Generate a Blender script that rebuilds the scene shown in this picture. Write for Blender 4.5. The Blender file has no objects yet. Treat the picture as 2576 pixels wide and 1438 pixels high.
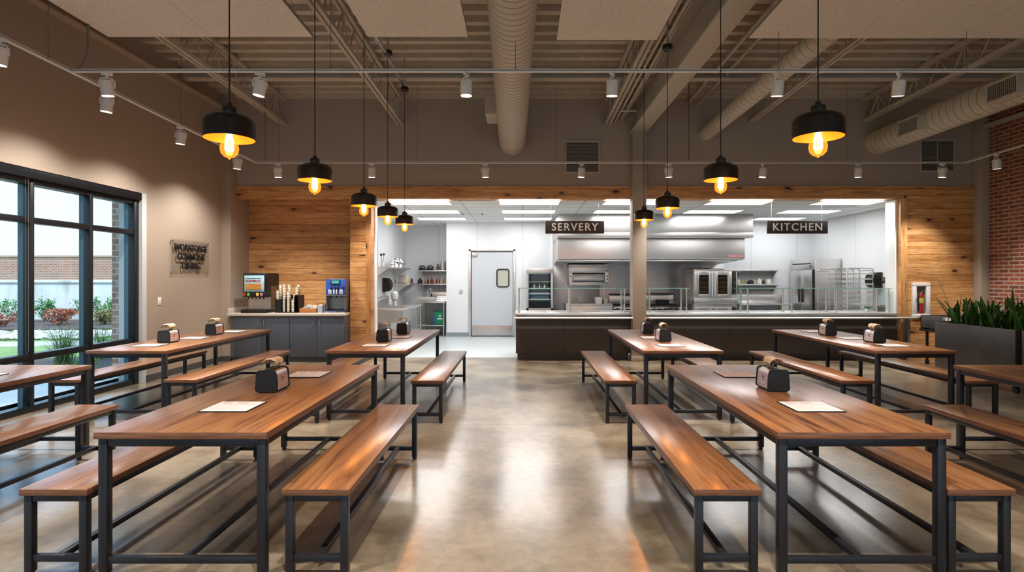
import bpy, bmesh, math, random
from math import pi, sin, cos, radians, atan2, sqrt
from mathutils import Vector, Matrix
random.seed(7)
sc = bpy.context.scene
COL = sc.collection
# ---- camera model: the axis sits at pixel (1315,700) of 2576x1438, focal length 1450 px
F = 1450.0; CX = 1315.0; CY = 700.0; H = 1.55
def PX(px, Y): return (px - CX) * Y / F
def PZ(py, Y): return H - (py - CY) * Y / F

# ------------------------------------------------------------------ mesh builder
class MB:
    def __init__(s): s.bm = bmesh.new(); s.mi = 0
    def _merge(s, t, mi=None):
        for f in t.faces: f.material_index = s.mi if mi is None else mi
        me = bpy.data.meshes.new('tmp'); t.to_mesh(me); t.free()
        s.bm.from_mesh(me); bpy.data.meshes.remove(me)
    def box(s, x0, x1, y0, y1, z0, z1, bev=0, seg=2, M=None):
        t = bmesh.new()
        vs = [t.verts.new((x, y, z)) for x in (x0, x1) for y in (y0, y1) for z in (z0, z1)]
        for q in ((0,1,3,2),(4,6,7,5),(0,4,5,1),(2,3,7,6),(0,2,6,4),(1,5,7,3)): t.faces.new([vs[i] for i in q])
        bmesh.ops.recalc_face_normals(t, faces=t.faces)
        if bev: bmesh.ops.bevel(t, geom=t.edges[:], offset=bev, segments=seg, affect='EDGES', profile=0.5)
        if M is not None: bmesh.ops.transform(t, matrix=M, verts=t.verts)
        s._merge(t); return s
    def boxc(s, c, d, bev=0, M=None):
        return s.box(c[0]-d[0]/2, c[0]+d[0]/2, c[1]-d[1]/2, c[1]+d[1]/2, c[2]-d[2]/2, c[2]+d[2]/2, bev, M=M)
    def bar(s, p0, p1, w, h, bev=0):
        p0, p1 = Vector(p0), Vector(p1); d = p1 - p0; L = d.length; y = d.normalized()
        up = Vector((0,0,1)) if abs(y.z) < .95 else Vector((1,0,0))
        x = y.cross(up).normalized(); z = x.cross(y)
        M = Matrix((x, y, z)).transposed().to_4x4(); M.translation = p0
        return s.box(-w/2, w/2, 0, L, -h/2, h/2, bev, M=M)
    def cyl(s, p0, p1, r, r2=None, seg=16, cap=True):
        p0, p1 = Vector(p0), Vector(p1); r2 = r if r2 is None else r2
        z = (p1 - p0).normalized(); up = Vector((0,0,1)) if abs(z.z) < .95 else Vector((1,0,0))
        x = z.cross(up).normalized(); y = z.cross(x)
        t = bmesh.new()
        A = [t.verts.new(p0 + (x*cos(2*pi*i/seg) + y*sin(2*pi*i/seg))*r) for i in range(seg)]
        B = [t.verts.new(p1 + (x*cos(2*pi*i/seg) + y*sin(2*pi*i/seg))*r2) for i in range(seg)]
        for i in range(seg): t.faces.new((A[i], A[(i+1)%seg], B[(i+1)%seg], B[i]))
        if cap: t.faces.new(A[::-1]); t.faces.new(B)
        bmesh.ops.recalc_face_normals(t, faces=t.faces)
        s._merge(t); return s
    def tube(s, pts, r, seg=8, closed=False):
        pts = [Vector(p) for p in pts]; n = len(pts); t = bmesh.new(); rings = []
        ref = None
        for i, p in enumerate(pts):
            a = pts[i-1] if (i > 0 or closed) else p; b = pts[(i+1) % n] if (i < n-1 or closed) else p
            d = (b - a).normalized()
            if ref is None: ref = Vector((0,0,1)) if abs(d.z) < .9 else Vector((1,0,0))
            x = d.cross(ref).normalized(); y = x.cross(d).normalized(); ref = y
            rr = r[i] if isinstance(r, (list, tuple)) else r
            rings.append([t.verts.new(p + (x*cos(2*pi*k/seg) + y*sin(2*pi*k/seg))*rr) for k in range(seg)])
        m = n if closed else n-1
        for i in range(m):
            A, B = rings[i], rings[(i+1) % n]
            for k in range(seg): t.faces.new((A[k], A[(k+1)%seg], B[(k+1)%seg], B[k]))
        if not closed: t.faces.new(rings[0][::-1]); t.faces.new(rings[-1])
        bmesh.ops.recalc_face_normals(t, faces=t.faces)
        s._merge(t); return s
    def lathe(s, prof, seg=24, M=None, mis=None):
        t = bmesh.new(); rings = []
        for r, z in prof:
            if r < 1e-5: rings.append([t.verts.new((0,0,z))])
            else: rings.append([t.verts.new((r*cos(2*pi*i/seg), r*sin(2*pi*i/seg), z)) for i in range(seg)])
        for j in range(len(rings)-1):
            A, B = rings[j], rings[j+1]; mi = s.mi if mis is None else mis[j]
            for i in range(seg):
                i2 = (i+1) % seg
                if len(A) == 1 and len(B) == 1: continue
                if len(A) == 1: f = t.faces.new((A[0], B[i2], B[i]))
                elif len(B) == 1: f = t.faces.new((A[i], A[i2], B[0]))
                else: f = t.faces.new((A[i], A[i2], B[i2], B[i]))
                f.material_index = mi
        if M is not None: bmesh.ops.transform(t, matrix=M, verts=t.verts)
        me = bpy.data.meshes.new('tmp'); t.to_mesh(me); t.free(); s.bm.from_mesh(me); bpy.data.meshes.remove(me)
        return s
    def prism(s, pts, a, b, axis='x', bev=0):
        """closed polygon pts (u,v) extruded along axis from a to b"""
        t = bmesh.new()
        def P(u, v, w): return {'x': (w,u,v), 'y': (u,w,v), 'z': (u,v,w)}[axis]
        A = [t.verts.new(P(u, v, a)) for u, v in pts]; B = [t.verts.new(P(u, v, b)) for u, v in pts]
        n = len(pts)
        for i in range(n): t.faces.new((A[i], A[(i+1)%n], B[(i+1)%n], B[i]))
        fa = t.faces.new(A[::-1]); fb = t.faces.new(B)
        bmesh.ops.recalc_face_normals(t, faces=t.faces)
        if bev: bmesh.ops.bevel(t, geom=list(set(fa.edges[:]+fb.edges[:])), offset=bev, segments=2, affect='EDGES')
        s._merge(t); return s
    def face(s, pts):
        f = s.bm.faces.new([s.bm.verts.new(p) for p in pts]); f.material_index = s.mi; return s
    def sphere(s, c, r, sub=2, sc_=(1,1,1)):
        t = bmesh.new(); bmesh.ops.create_icosphere(t, subdivisions=sub, radius=r)
        for v in t.verts: v.co = Vector((v.co.x*sc_[0]+c[0], v.co.y*sc_[1]+c[1], v.co.z*sc_[2]+c[2]))
        s._merge(t); return s
    def mesh(s, name, mats, smooth=True, ang=35):
        me = bpy.data.meshes.new(name); s.bm.to_mesh(me); s.bm.free()
        for m in (mats if isinstance(mats, (list, tuple)) else [mats]): me.materials.append(m)
        if smooth and len(me.polygons):
            me.polygons.foreach_set('use_smooth', [True]*len(me.polygons)); me.set_sharp_from_angle(angle=radians(ang))
        return me
def link(name, me, parent=None, loc=(0,0,0), rot=(0,0,0)):
    o = bpy.data.objects.new(name, me); COL.objects.link(o)
    o.location = loc; o.rotation_euler = rot
    if parent: o.parent = parent
    return o
def part(name, mb, mats, parent, loc=(0,0,0), rot=(0,0,0), label=None, smooth=True):
    o = link(name, mb.mesh(name, mats, smooth), parent, loc, rot)
    if label: o['label'] = label
    return o
def tag(o, label, cat, group=None, kind=None):
    o['label'] = label; o['category'] = cat
    if group: o['group'] = group
    if kind: o['kind'] = kind
    return o
def thing(name, label, cat, loc=(0,0,0), rz=0, group=None):
    o = bpy.data.objects.new(name, None); COL.objects.link(o); o.empty_display_size = .1
    o.location = loc; o.rotation_euler = (0,0,rz)
    return tag(o, label, cat, group)
def struct(name, mb, mats, parent=None, smooth=True):
    o = link(name, mb.mesh(name, mats, smooth), parent)
    if parent is None: o['kind'] = 'structure'
    return o
def dup(root, loc=None, rz=None, label=None, group=None):
    r = root.copy(); COL.objects.link(r)
    if loc is not None: r.location = loc
    if rz is not None: r.rotation_euler = (0,0,rz)
    if label: r['label'] = label
    if group: r['group'] = group
    for ch in list(root.children):
        c = ch.copy(); COL.objects.link(c); c.parent = r
        for g in list(ch.children):
            d = g.copy(); COL.objects.link(d); d.parent = c
    return r
def text_mesh(body, size, mat, extrude=.002, offset=0.0, align='CENTER', spacing=1.0):
    cu = bpy.data.curves.new('lettering', 'FONT'); cu.body = body; cu.size = size; cu.extrude = extrude
    cu.offset = offset; cu.align_x = align; cu.align_y = 'CENTER'; cu.space_character = spacing; cu.space_line = .82
    o = bpy.data.objects.new('lettering', cu); COL.objects.link(o)
    dg = bpy.context.evaluated_depsgraph_get(); me = bpy.data.meshes.new_from_object(o.evaluated_get(dg))
    bpy.data.objects.remove(o); bpy.data.curves.remove(cu)
    me.materials.clear(); me.materials.append(mat)
    return me

# ------------------------------------------------------------------ materials
def srgb(r, g, b):
    f = lambda c: c/12.92 if c <= .04045 else ((c+.055)/1.055)**2.4
    return (f(r/255), f(g/255), f(b/255), 1)
class N:
    """tiny node helper"""
    def __init__(s, name):
        s.m = bpy.data.materials.new(name); s.m.use_nodes = True; s.t = s.m.node_tree; s.n = s.t.nodes; s.l = s.t.links
        s.b = s.n['Principled BSDF']; s.out = s.n['Material Output']
    def new(s, ty, **kw):
        n = s.n.new(ty)
        for k, v in kw.items():
            if k.startswith('i_'):
                key = k[2:]; key = int(key) if key.isdigit() else key.replace('_', ' ')
                if hasattr(v, 'links') or isinstance(v, bpy.types.NodeSocket): s.l.new(v, n.inputs[key])
                else: n.inputs[key].default_value = v
            else: setattr(n, k, v)
        return n
    def coord(s, scale=(1,1,1), rot=(0,0,0)):
        tc = s.new('ShaderNodeTexCoord'); mp = s.new('ShaderNodeMapping')
        s.l.new(tc.outputs['Object'], mp.inputs[0]); mp.inputs['Scale'].default_value = scale; mp.inputs['Rotation'].default_value = rot
        return mp.outputs[0]
    def noise(s, vec, scale, detail=3, rough=.5, dist=0):
        n = s.new('ShaderNodeTexNoise'); s.l.new(vec, n.inputs['Vector'])
        n.inputs['Scale'].default_value = scale; n.inputs['Detail'].default_value = detail
        n.inputs['Roughness'].default_value = rough; n.inputs['Distortion'].default_value = dist
        return n.outputs['Fac']
    def ramp(s, fac, stops):
        r = s.new('ShaderNodeValToRGB'); s.l.new(fac, r.inputs[0]); e = r.color_ramp.elements
        while len(e) < len(stops): e.new(.5)
        for i, (p, c) in enumerate(stops): e[i].position = p; e[i].color = c if len(c) == 4 else (*c, 1)
        return r.outputs[0]
    def mix(s, fac, a, b, mode='MIX'):
        n = s.new('ShaderNodeMix', data_type='RGBA', blend_type=mode)
        for sock, v in ((n.inputs[0], fac), (n.inputs[6], a), (n.inputs[7], b)):
            if isinstance(v, bpy.types.NodeSocket): s.l.new(v, sock)
            else: sock.default_value = v
        return n.outputs[2]
    def math(s, op, a, b=None, c=None):
        n = s.new('ShaderNodeMath', operation=op)
        for i, v in enumerate((a, b, c)):
            if v is None: continue
            if isinstance(v, bpy.types.NodeSocket): s.l.new(v, n.inputs[i])
            else: n.inputs[i].default_value = v
        return n.outputs[0]
    def bump(s, h, strength=.2, dist=.01):
        n = s.new('ShaderNodeBump'); s.l.new(h, n.inputs['Height']); n.inputs['Strength'].default_value = strength
        n.inputs['Distance'].default_value = dist; s.l.new(n.outputs[0], s.b.inputs['Normal']); return n
    def set(s, color=None, rough=None, metal=None, **kw):
        for k, v in (('Base Color', color), ('Roughness', rough), ('Metallic', metal)):
            if v is None: continue
            if isinstance(v, bpy.types.NodeSocket): s.l.new(v, s.b.inputs[k])
            else: s.b.inputs[k].default_value = v
        for k, v in kw.items(): s.b.inputs[k.replace('_', ' ')].default_value = v
        return s
def plain(name, col, rough=.5, metal=0, bump=0, bscale=60, var=0, vscale=3, **kw):
    n = N(name); c = col
    if var or bump: v = n.coord()
    if var:
        f = n.noise(v, vscale, 4)
        d = tuple(x*(1-var) for x in col[:3]) + (1,); l = tuple(min(1, x*(1+var)) for x in col[:3]) + (1,)
        c = n.ramp(f, [(.3, d), (.7, l)])
    n.set(c, rough, metal, **kw)
    if bump: n.bump(n.noise(v, bscale, 4), bump, .004)
    return n.m
def emis(name, col, strength):
    n = N(name); e = n.new('ShaderNodeEmission'); e.inputs[0].default_value = col; e.inputs[1].default_value = strength
    n.l.new(e.outputs[0], n.out.inputs[0]); return n.m
def steel(name, col=(.70,.69,.68,1), rough=.30, axis=0, amt=.02):
    n = N(name); s_ = [60, 60, 60]; s_[axis] = 1.0
    v = n.coord(tuple(s_)); f = n.noise(v, 3, 3)
    r = n.new('ShaderNodeMapRange', i_0=f); r.inputs[3].default_value = rough-.01; r.inputs[4].default_value = rough+.1
    n.set(col, r.outputs[0], 1.0); n.bump(f, amt, .0006)
    return n.m
def pane(name, tint=(.9,.95,.95,1), fac=.1, rough=0.0):
    n = N(name); tr = n.new('ShaderNodeBsdfTransparent'); tr.inputs[0].default_value = tint
    gl = n.new('ShaderNodeBsdfGlossy'); gl.inputs['Roughness'].default_value = rough
    fr = n.new('ShaderNodeFresnel'); fr.inputs[0].default_value = 1.45
    ge = n.new('ShaderNodeNewGeometry'); k = n.math('MULTIPLY', n.math('MULTIPLY_ADD', fr.outputs[0], 1.0, fac*.2), n.math('SUBTRACT', 1.0, ge.outputs['Backfacing']))
    mx = n.new('ShaderNodeMixShader'); n.l.new(k, mx.inputs[0]); n.l.new(tr.outputs[0], mx.inputs[1]); n.l.new(gl.outputs[0], mx.inputs[2])
    n.l.new(mx.outputs[0], n.out.inputs[0]); return n.m

def wood_table():
    n = N('walnut_laminate'); oi = n.new('ShaderNodeObjectInfo')
    v = n.coord((14, .7, 14)); add = n.new('ShaderNodeVectorMath', operation='ADD'); n.l.new(v, add.inputs[0])
    rnd = n.math('MULTIPLY', oi.outputs['Random'], 37.0); cmb = n.new('ShaderNodeCombineXYZ'); n.l.new(rnd, cmb.inputs[0]); n.l.new(rnd, cmb.inputs[1]); n.l.new(cmb.outputs[0], add.inputs[1])
    big = n.noise(add.outputs[0], 1.1, 4, .6, 1.2); fine = n.noise(add.outputs[0], 6, 5, .7, .6)
    w = n.math('ADD', n.math('MULTIPLY', big, .68), n.math('MULTIPLY', fine, .32))
    c = n.ramp(w, [(.35, srgb(84,50,30)), (.44, srgb(136,87,54)), (.52, srgb(158,108,67)), (.70, srgb(180,130,86))])
    v2 = n.coord((160, 3, 160)); f2 = n.noise(v2, 1, 3)
    c = n.mix(.14, c, n.ramp(f2, [(.3, (.12,.07,.04)), (.7, (1,.85,.7))]), 'MULTIPLY')
    n.set(c, .34, 0); n.b.inputs['Coat Weight'].default_value = .65; n.b.inputs['Coat IOR'].default_value = 1.6; n.b.inputs['Coat Roughness'].default_value = .2
    n.bump(f2, .06, .001); return n.m
def pine(name, tint=1.0, vert=False, sat=1.0):
    """knotty pine; each board of .125 m gets its own tone"""
    n = N(name); tc = n.new('ShaderNodeTexCoord'); sp = n.new('ShaderNodeSeparateXYZ'); n.l.new(tc.outputs['Object'], sp.inputs[0])
    along, across = (sp.outputs[2], sp.outputs[0]) if vert else (sp.outputs[0], sp.outputs[2])
    idx = n.math('FLOOR', n.math('DIVIDE', across, .125))
    wn = n.new('ShaderNodeTexWhiteNoise', noise_dimensions='1D'); n.l.new(idx, wn.inputs['W'])
    r = wn.outputs['Value']
    cb = n.new('ShaderNodeCombineXYZ'); n.l.new(n.math('MULTIPLY_ADD', r, 40.0, n.math('MULTIPLY', along, .9)), cb.inputs[0])
    n.l.new(n.math('MULTIPLY', across, 9.0), cb.inputs[1]); n.l.new(n.math('MULTIPLY', r, 11.0), cb.inputs[2])
    # knots
    cb2 = n.new('ShaderNodeCombineXYZ'); n.l.new(n.math('MULTIPLY_ADD', r, 23.0, n.math('MULTIPLY', along, 2.1)), cb2.inputs[0]); n.l.new(n.math('MULTIPLY', across, 4.6), cb2.inputs[1])
    n.l.new(r, cb2.inputs[2])
    vo = n.new('ShaderNodeTexVoronoi', feature='F1'); n.l.new(cb2.outputs[0], vo.inputs['Vector']); vo.inputs['Scale'].default_value = 1.0
    wob = n.noise(cb.outputs[0], 4, 3)
    kd = n.math('ADD', vo.outputs['Distance'], n.math('MULTIPLY', n.math('SUBTRACT', wob, .5), .22))
    knot = n.ramp(kd, [(.07, (1,1,1)), (.15, (0,0,0))])
    halo = n.ramp(kd, [(.10, (1,1,1)), (.38, (0,0,0))])
    g = n.noise(cb.outputs[0], 1.6, 5, .65, 1.0); g2 = n.noise(cb.outputs[0], 9, 4, .6, .3)
    w = n.math('ADD', n.math('MULTIPLY', g, .6), n.math('MULTIPLY', g2, .4))
    t = tint
    def C(a, b, c): return tuple(x*t for x in srgb(a, b, c)[:3]) + (1,)
    c = n.ramp(w, [(.34, C(142,92,48)), (.43, C(188,134,80)), (.54, C(214,164,108)), (.70, C(230,188,134))])
    tone = n.ramp(r, [(0, (.62,.52,.42)), (.35, (.92,.86,.78)), (.7, (1,.97,.93)), (1, (.78,.70,.58))])
    c = n.mix(.8, c, tone, 'MULTIPLY')
    c = n.mix(n.math('MULTIPLY', halo, .4), c, C(122,68,34)); c = n.mix(knot, c, C(52,28,16))
    n.set(c, .5, 0); n.bump(g2, .08, .002); return n.m
def concrete():
    n = N('polished_concrete'); v = n.coord()
    a = n.noise(v, .5, 4, .5, .3); b = n.noise(v, 2.0, 5, .55, .35); d = n.noise(v, 14, 5, .65, .4)
    w = n.math('ADD', n.math('MULTIPLY', a, .4), n.math('ADD', n.math('MULTIPLY', b, .42), n.math('MULTIPLY', d, .18)))
    c = n.ramp(w, [(.36, srgb(88,74,56)), (.45, srgb(124,108,86)), (.53, srgb(154,138,114)), (.65, srgb(184,168,144))])
    # troweled scuffs: short dark ripples in a few patches
    wv = n.noise(n.coord((5.5, 1.7, 1), (0,0,radians(28))), 5, 3, .5, 1.2); pat = n.ramp(n.noise(v, .8, 2, .5, .8), [(.54, (0,0,0)), (.66, (1,1,1))])
    rp = n.ramp(wv, [(.55, (0,0,0)), (.64, (1,1,1))])
    c = n.mix(n.math('MULTIPLY', n.math('MULTIPLY', rp, pat), .28), c, srgb(104,90,76))
    # saw-cut control joints every 3.6 m across
    sp = n.new('ShaderNodeSeparateXYZ'); n.l.new(v, sp.inputs[0])
    jy = n.math('ABSOLUTE', n.math('SUBTRACT', n.math('FRACT', n.math('DIVIDE', n.math('SUBTRACT', sp.outputs[1], 6.12-1.8), 3.6)), .5))
    j = n.ramp(jy, [(.0009, (1,1,1)), (.0014, (0,0,0))]); c = n.mix(n.math('MULTIPLY', j, .55), c, srgb(70,60,50))
    rr = n.new('ShaderNodeMapRange', i_0=b); rr.inputs[1].default_value = .3; rr.inputs[2].default_value = .7; rr.inputs[3].default_value = .285; rr.inputs[4].default_value = .40
    n.set(c, rr.outputs[0], 0); n.b.inputs['Specular IOR Level'].default_value = .75
    n.b.inputs['Coat Weight'].default_value = .7; n.b.inputs['Coat IOR'].default_value = 1.6; n.b.inputs['Coat Roughness'].default_value = .17
    n.bump(n.math('ADD', n.math('MULTIPLY', b, .6), n.math('MULTIPLY', d, .12)), .045, .02); return n.m
def bricks(name, plane='yz', c1=srgb(160,88,64), c2=srgb(112,62,48), mortar=srgb(178,160,142), bw=.22, bh=.0716, mt=.011, rough=.85, strength=.5):
    n = N(name); tc = n.new('ShaderNodeTexCoord'); sp = n.new('ShaderNodeSeparateXYZ'); n.l.new(tc.outputs['Object'], sp.inputs[0])
    cb = n.new('ShaderNodeCombineXYZ'); n.l.new(sp.outputs['XYZ'.index(plane[0].upper())], cb.inputs[0]); n.l.new(sp.outputs['XYZ'.index(plane[1].upper())], cb.inputs[1])
    br = n.new('ShaderNodeTexBrick'); n.l.new(cb.outputs[0], br.inputs['Vector']); br.inputs['Scale'].default_value = 1.0
    br.inputs['Color1'].default_value = c1; br.inputs['Color2'].default_value = c2; br.inputs['Mortar'].default_value = mortar
    br.inputs['Brick Width'].default_value = bw; br.inputs['Row Height'].default_value = bh; br.inputs['Mortar Size'].default_value = mt; br.inputs['Mortar Smooth'].default_value = .15
    v = n.coord(); f = n.noise(v, 18, 4, .6); c = n.mix(.35, br.outputs['Color'], n.ramp(f, [(.3, (.45,.42,.4)), (.7, (1,1,1))]), 'MULTIPLY')
    n.set(c, rough); n.bump(n.math('ADD', n.math('MULTIPLY', br.outputs['Fac'], -1.0), n.math('MULTIPLY', f, .25)), strength, .008); return n.m
def tiles(name, plane, col, line, w, h, lw, rough=.6, offs=0.0, bump=0, bscale=120):
    n = N(name); tc = n.new('ShaderNodeTexCoord'); sp = n.new('ShaderNodeSeparateXYZ'); n.l.new(tc.outputs['Object'], sp.inputs[0])
    cb = n.new('ShaderNodeCombineXYZ'); n.l.new(sp.outputs['XYZ'.index(plane[0].upper())], cb.inputs[0]); n.l.new(sp.outputs['XYZ'.index(plane[1].upper())], cb.inputs[1])
    br = n.new('ShaderNodeTexBrick', offset=offs); n.l.new(cb.outputs[0], br.inputs['Vector']); br.inputs['Scale'].default_value = 1.0
    br.inputs['Color1'].default_value = col; br.inputs['Color2'].default_value = col; br.inputs['Mortar'].default_value = line
    br.inputs['Brick Width'].default_value = w; br.inputs['Row Height'].default_value = h; br.inputs['Mortar Size'].default_value = lw; br.inputs['Mortar Smooth'].default_value = 0
    n.set(br.outputs['Color'], rough)
    if bump: n.bump(n.noise(n.coord(), bscale, 3), bump, .003)
    return n.m
def acoustic():
    n = N('wood_fibre_panel'); v = n.coord(); a = n.noise(v, 34, 4, .7, 3.5); b = n.noise(v, 110, 3, .6, 1)
    c = n.ramp(a, [(.36, srgb(184,176,166)), (.46, srgb(226,219,210)), (.6, srgb(238,232,225))])
    n.set(c, .9); n.bump(n.math('ADD', a, n.math('MULTIPLY', b, .3)), .5, .008); return n.m

M = {}
M['wall'] = plain('wall_paint_taupe', srgb(164,148,132), .8, bump=.05, bscale=180)
M['wall_back'] = plain('wall_paint_umber', srgb(170,158,147), .85, bump=.08, bscale=90)
M['column'] = plain('column_paint', srgb(168,156,142), .7, bump=.05, bscale=120)
M['deck'] = plain('roof_deck_paint', srgb(190,181,167), .85, bump=.3, bscale=160, var=.1, vscale=8)
M['joist'] = plain('joist_paint', srgb(188,179,166), .7)
M['beam'] = plain('beam_paint', srgb(184,176,164), .65)
M['duct'] = plain('duct_paint', srgb(194,184,170), .55, var=.04, vscale=2)
M['ductseam'] = plain('duct_seam', srgb(128,117,104), .7)
M['grillebar'] = plain('grille_bars', srgb(176,168,160), .6)
M['grilledark'] = plain('grille_shadow_box', srgb(78,74,70), .8)
M['vent'] = plain('vent_enamel', srgb(176,170,164), .5)
M['track'] = plain('track_white', srgb(232,228,224), .45)
M['cable'] = plain('cable_grey', srgb(120,112,104), .5, .4)
M['cord'] = plain('cord_black', srgb(14,13,12), .6)
M['bronze'] = plain('dark_bronze', srgb(50,43,39), .38, .55)
M['orange_in'] = plain('shade_lining_copper', srgb(200,106,50), .45, .2)
M['base'] = plain('baseboard_rubber', srgb(74,72,72), .5)
M['iron'] = plain('gunmetal_tube', srgb(48,48,52), .38, .5, var=.1, vscale=6)
M['foot'] = plain('leveler_black', srgb(16,16,16), .5)
M['table'] = wood_table()
def edgeband():
    n = N('walnut_edge_band'); f = n.noise(n.coord((2.2, 2.2, 70)), 2, 4, .6, .5); n.set(n.ramp(f, [(.35, srgb(88,54,36)), (.5, srgb(124,80,54)), (.68, srgb(144,97,66))]), .4); return n.m
M['edge'] = edgeband()
M['pine'] = pine('knotty_pine_wall', 1.0)
M['pine_v'] = pine('pine_trim', 1.02, True)
M['concrete'] = concrete()
M['brick'] = bricks('interior_brick')
M['kfloor'] = plain('kitchen_vinyl', srgb(196,204,205), .35, var=.05, vscale=12)
M['kwall'] = tiles('kitchen_panel_x', 'xz', srgb(238,240,242), srgb(202,204,207), 1.22, 6, .006, .35)
M['kwall_y'] = tiles('kitchen_panel_y', 'yz', srgb(238,240,242), srgb(202,204,207), 1.22, 6, .006, .35)
M['ktile'] = tiles('ceiling_tile', 'xy', srgb(246,246,245), srgb(196,196,196), 1.22, .61, .012, .8, bump=.2)
M['white'] = plain('white_paint', srgb(236,236,234), .4)
M['steel'] = steel('brushed_steel', axis=0)
M['steel_v'] = steel('brushed_steel_vertical', axis=2)
M['steel_d'] = steel('steel_wall_panel', (.50,.485,.50,1), .34, 2, .004)
M['steel_h'] = steel('hood_steel', (.50,.485,.47,1), .30, 0, .006)
M['chrome'] = plain('chrome', (.75,.74,.72,1), .12, 1)
M['pipe'] = plain('satin_pipe', (.68,.64,.6,1), .3, 1)
M['counter_face'] = plain('counter_laminate_charcoal', srgb(66,60,58), .5, var=.05, vscale=2)
M['cab'] = plain('cabinet_slate', srgb(70,77,88), .45)
M['quartz'] = plain('quartz_top', srgb(196,188,176), .3, var=.06, vscale=60)
M['black'] = plain('black_plastic', srgb(9,9,12), .5)
M['blackm'] = plain('black_matte', srgb(24,24,26), .6)
M['winframe'] = plain('window_frame_black', srgb(22,26,30), .35, .3)
M['winblue'] = plain('window_frame_outer', srgb(70,96,110), .4, .3)  # daylight's blue on the mullions' outer sides, put into the colour
M['glass'] = pane('window_glass', (.86,.90,.91,1), .1)
M['gglass'] = pane('guard_glass', (.93,.98,.96,1), .05)
M['glassedge'] = plain('glass_edge_green', srgb(120,180,158), .15, Alpha=1)
M['acrylic'] = pane('acrylic_sheet', (.93,.93,.92,1), .25)
M['paper'] = plain('menu_paper', srgb(238,232,228), .6, var=.05, vscale=18)
M['ink'] = plain('printed_red_ink', srgb(176,96,84), .6)
M['inkb'] = plain('printed_dark_ink', srgb(40,42,60), .6)
M['cream'] = plain('dispenser_label_card', srgb(214,190,176), .45)
M['label_lav'] = plain('dispenser_card_white', srgb(214,208,216), .4)
M['napkin'] = plain('kraft_napkin', srgb(230,206,170), .9, bump=.3, bscale=40)
M['panel'] = acoustic()
M['panel_edge'] = plain('panel_edge', srgb(150,142,134), .8)
M['lamp'] = emis('spotlight_lens', (1,.93,.84,1), 24)
M['troffer'] = emis('troffer_diffuser', (1,1,1,1), 8.4)
M['filament'] = emis('filament_glow', (1,.66,.30,1), 70)
M['sign'] = plain('sign_board_espresso', srgb(52,42,38), .5)
M['signtext'] = plain('sign_lettering_cream', srgb(255,252,246), .5)
M['socket'] = plain('switch_plate', srgb(230,228,222), .4)
def bulb_glass():
    n = N('amber_bulb_glass'); tr = n.new('ShaderNodeBsdfTransparent'); tr.inputs[0].default_value = (1,.62,.24,1)
    gl = n.new('ShaderNodeBsdfGlossy'); gl.inputs['Roughness'].default_value = .05; gl.inputs[0].default_value = (1,.8,.5,1)
    em = n.new('ShaderNodeEmission'); em.inputs[0].default_value = (1,.33,.04,1); em.inputs[1].default_value = .55  # weak emission stands in for filament light scattered in the glass
    fr = n.new('ShaderNodeFresnel'); fr.inputs[0].default_value = 1.5
    mx = n.new('ShaderNodeMixShader'); ge = n.new('ShaderNodeNewGeometry'); n.l.new(n.math('MULTIPLY', fr.outputs[0], n.math('SUBTRACT', 1.0, ge.outputs['Backfacing'])), mx.inputs[0]); n.l.new(tr.outputs[0], mx.inputs[1]); n.l.new(gl.outputs[0], mx.inputs[2])
    ad = n.new('ShaderNodeAddShader'); n.l.new(mx.outputs[0], ad.inputs[0]); n.l.new(em.outputs[0], ad.inputs[1]); n.l.new(ad.outputs[0], n.out.inputs[0]); return n.m
M['bulb'] = bulb_glass()
# ================================================================== THE SETTING
XL, XR = -5.63, 8.72          # left wall face, brick wall face
YB = 11.0                     # plane of the wood front / upper back wall
YN = -3.4                     # wall behind the camera
SL = .0276                    # fall of the roof towards the kitchen
def roof(y): return 4.98 + SL*(YB - y)

m = MB(); m.box(-6.3, 8.9, YN-.1, 11.33, -.12, 0); struct('floor', m, M['concrete'])
m = MB(); m.box(-3.5, 7.9, 11.33, 16.9, -.12, 0); struct('floor_kitchen', m, M['kfloor'])
# corrugated roof deck
m = MB(); prof = []; y = YN-.1; p = .30
while y < YB+.3:
    for dy, dz in ((0, 0), (.11, 0), (.135, .13), (.275, .13)): prof.append((y+dy, roof(y+dy)+dz))
    y += p
pts = prof + [(prof[-1][0], roof(11)+.5), (prof[0][0], roof(YN)+.5)]
m.prism(pts, -6.2, 9.1, 'x'); struct('ceiling', m, M['deck'], smooth=False)
# left wall with the window opening (Y 1.6..8.63, Z 0.03..2.81)
WY0, WY1, WZ1 = -2.6, 8.63, 2.81
m = MB(); m.box(XL-.35, XL, YN, WY0, 0, 5.6); m.box(XL-.35, XL, WY1, 11.6, 0, 5.6); m.box(XL-.35, XL, WY0, WY1, WZ1, 5.6)
struct('wall_left', m, M['wall'])
m = MB(); m.box(XL, XL+.17, 10.77, 11.5, 0, 5.3); struct('wall_left_pilaster', m, M['wall'])
m = MB(); m.box(XL-.3, -4.8, YN-.25, YN, 0, 5.9); m.box(7.8, XR+.4, YN-.25, YN, 0, 5.9); m.box(-4.8, 7.8, YN-.25, YN, 2.9, 5.9); struct('wall_rear', m, M['wall'])
m = MB(); m.box(XR, XR+.3, YN, 11.1, 0, 5.9); struct('wall_right', m, M['brick'])
m = MB(); m.box(8.56, XR+.1, 10.77, 11.1, 0, 5.3, .004); tag(struct('column', m, M['column']), 'grey painted corner column between pine boards and brick wall', 'column')
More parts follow.
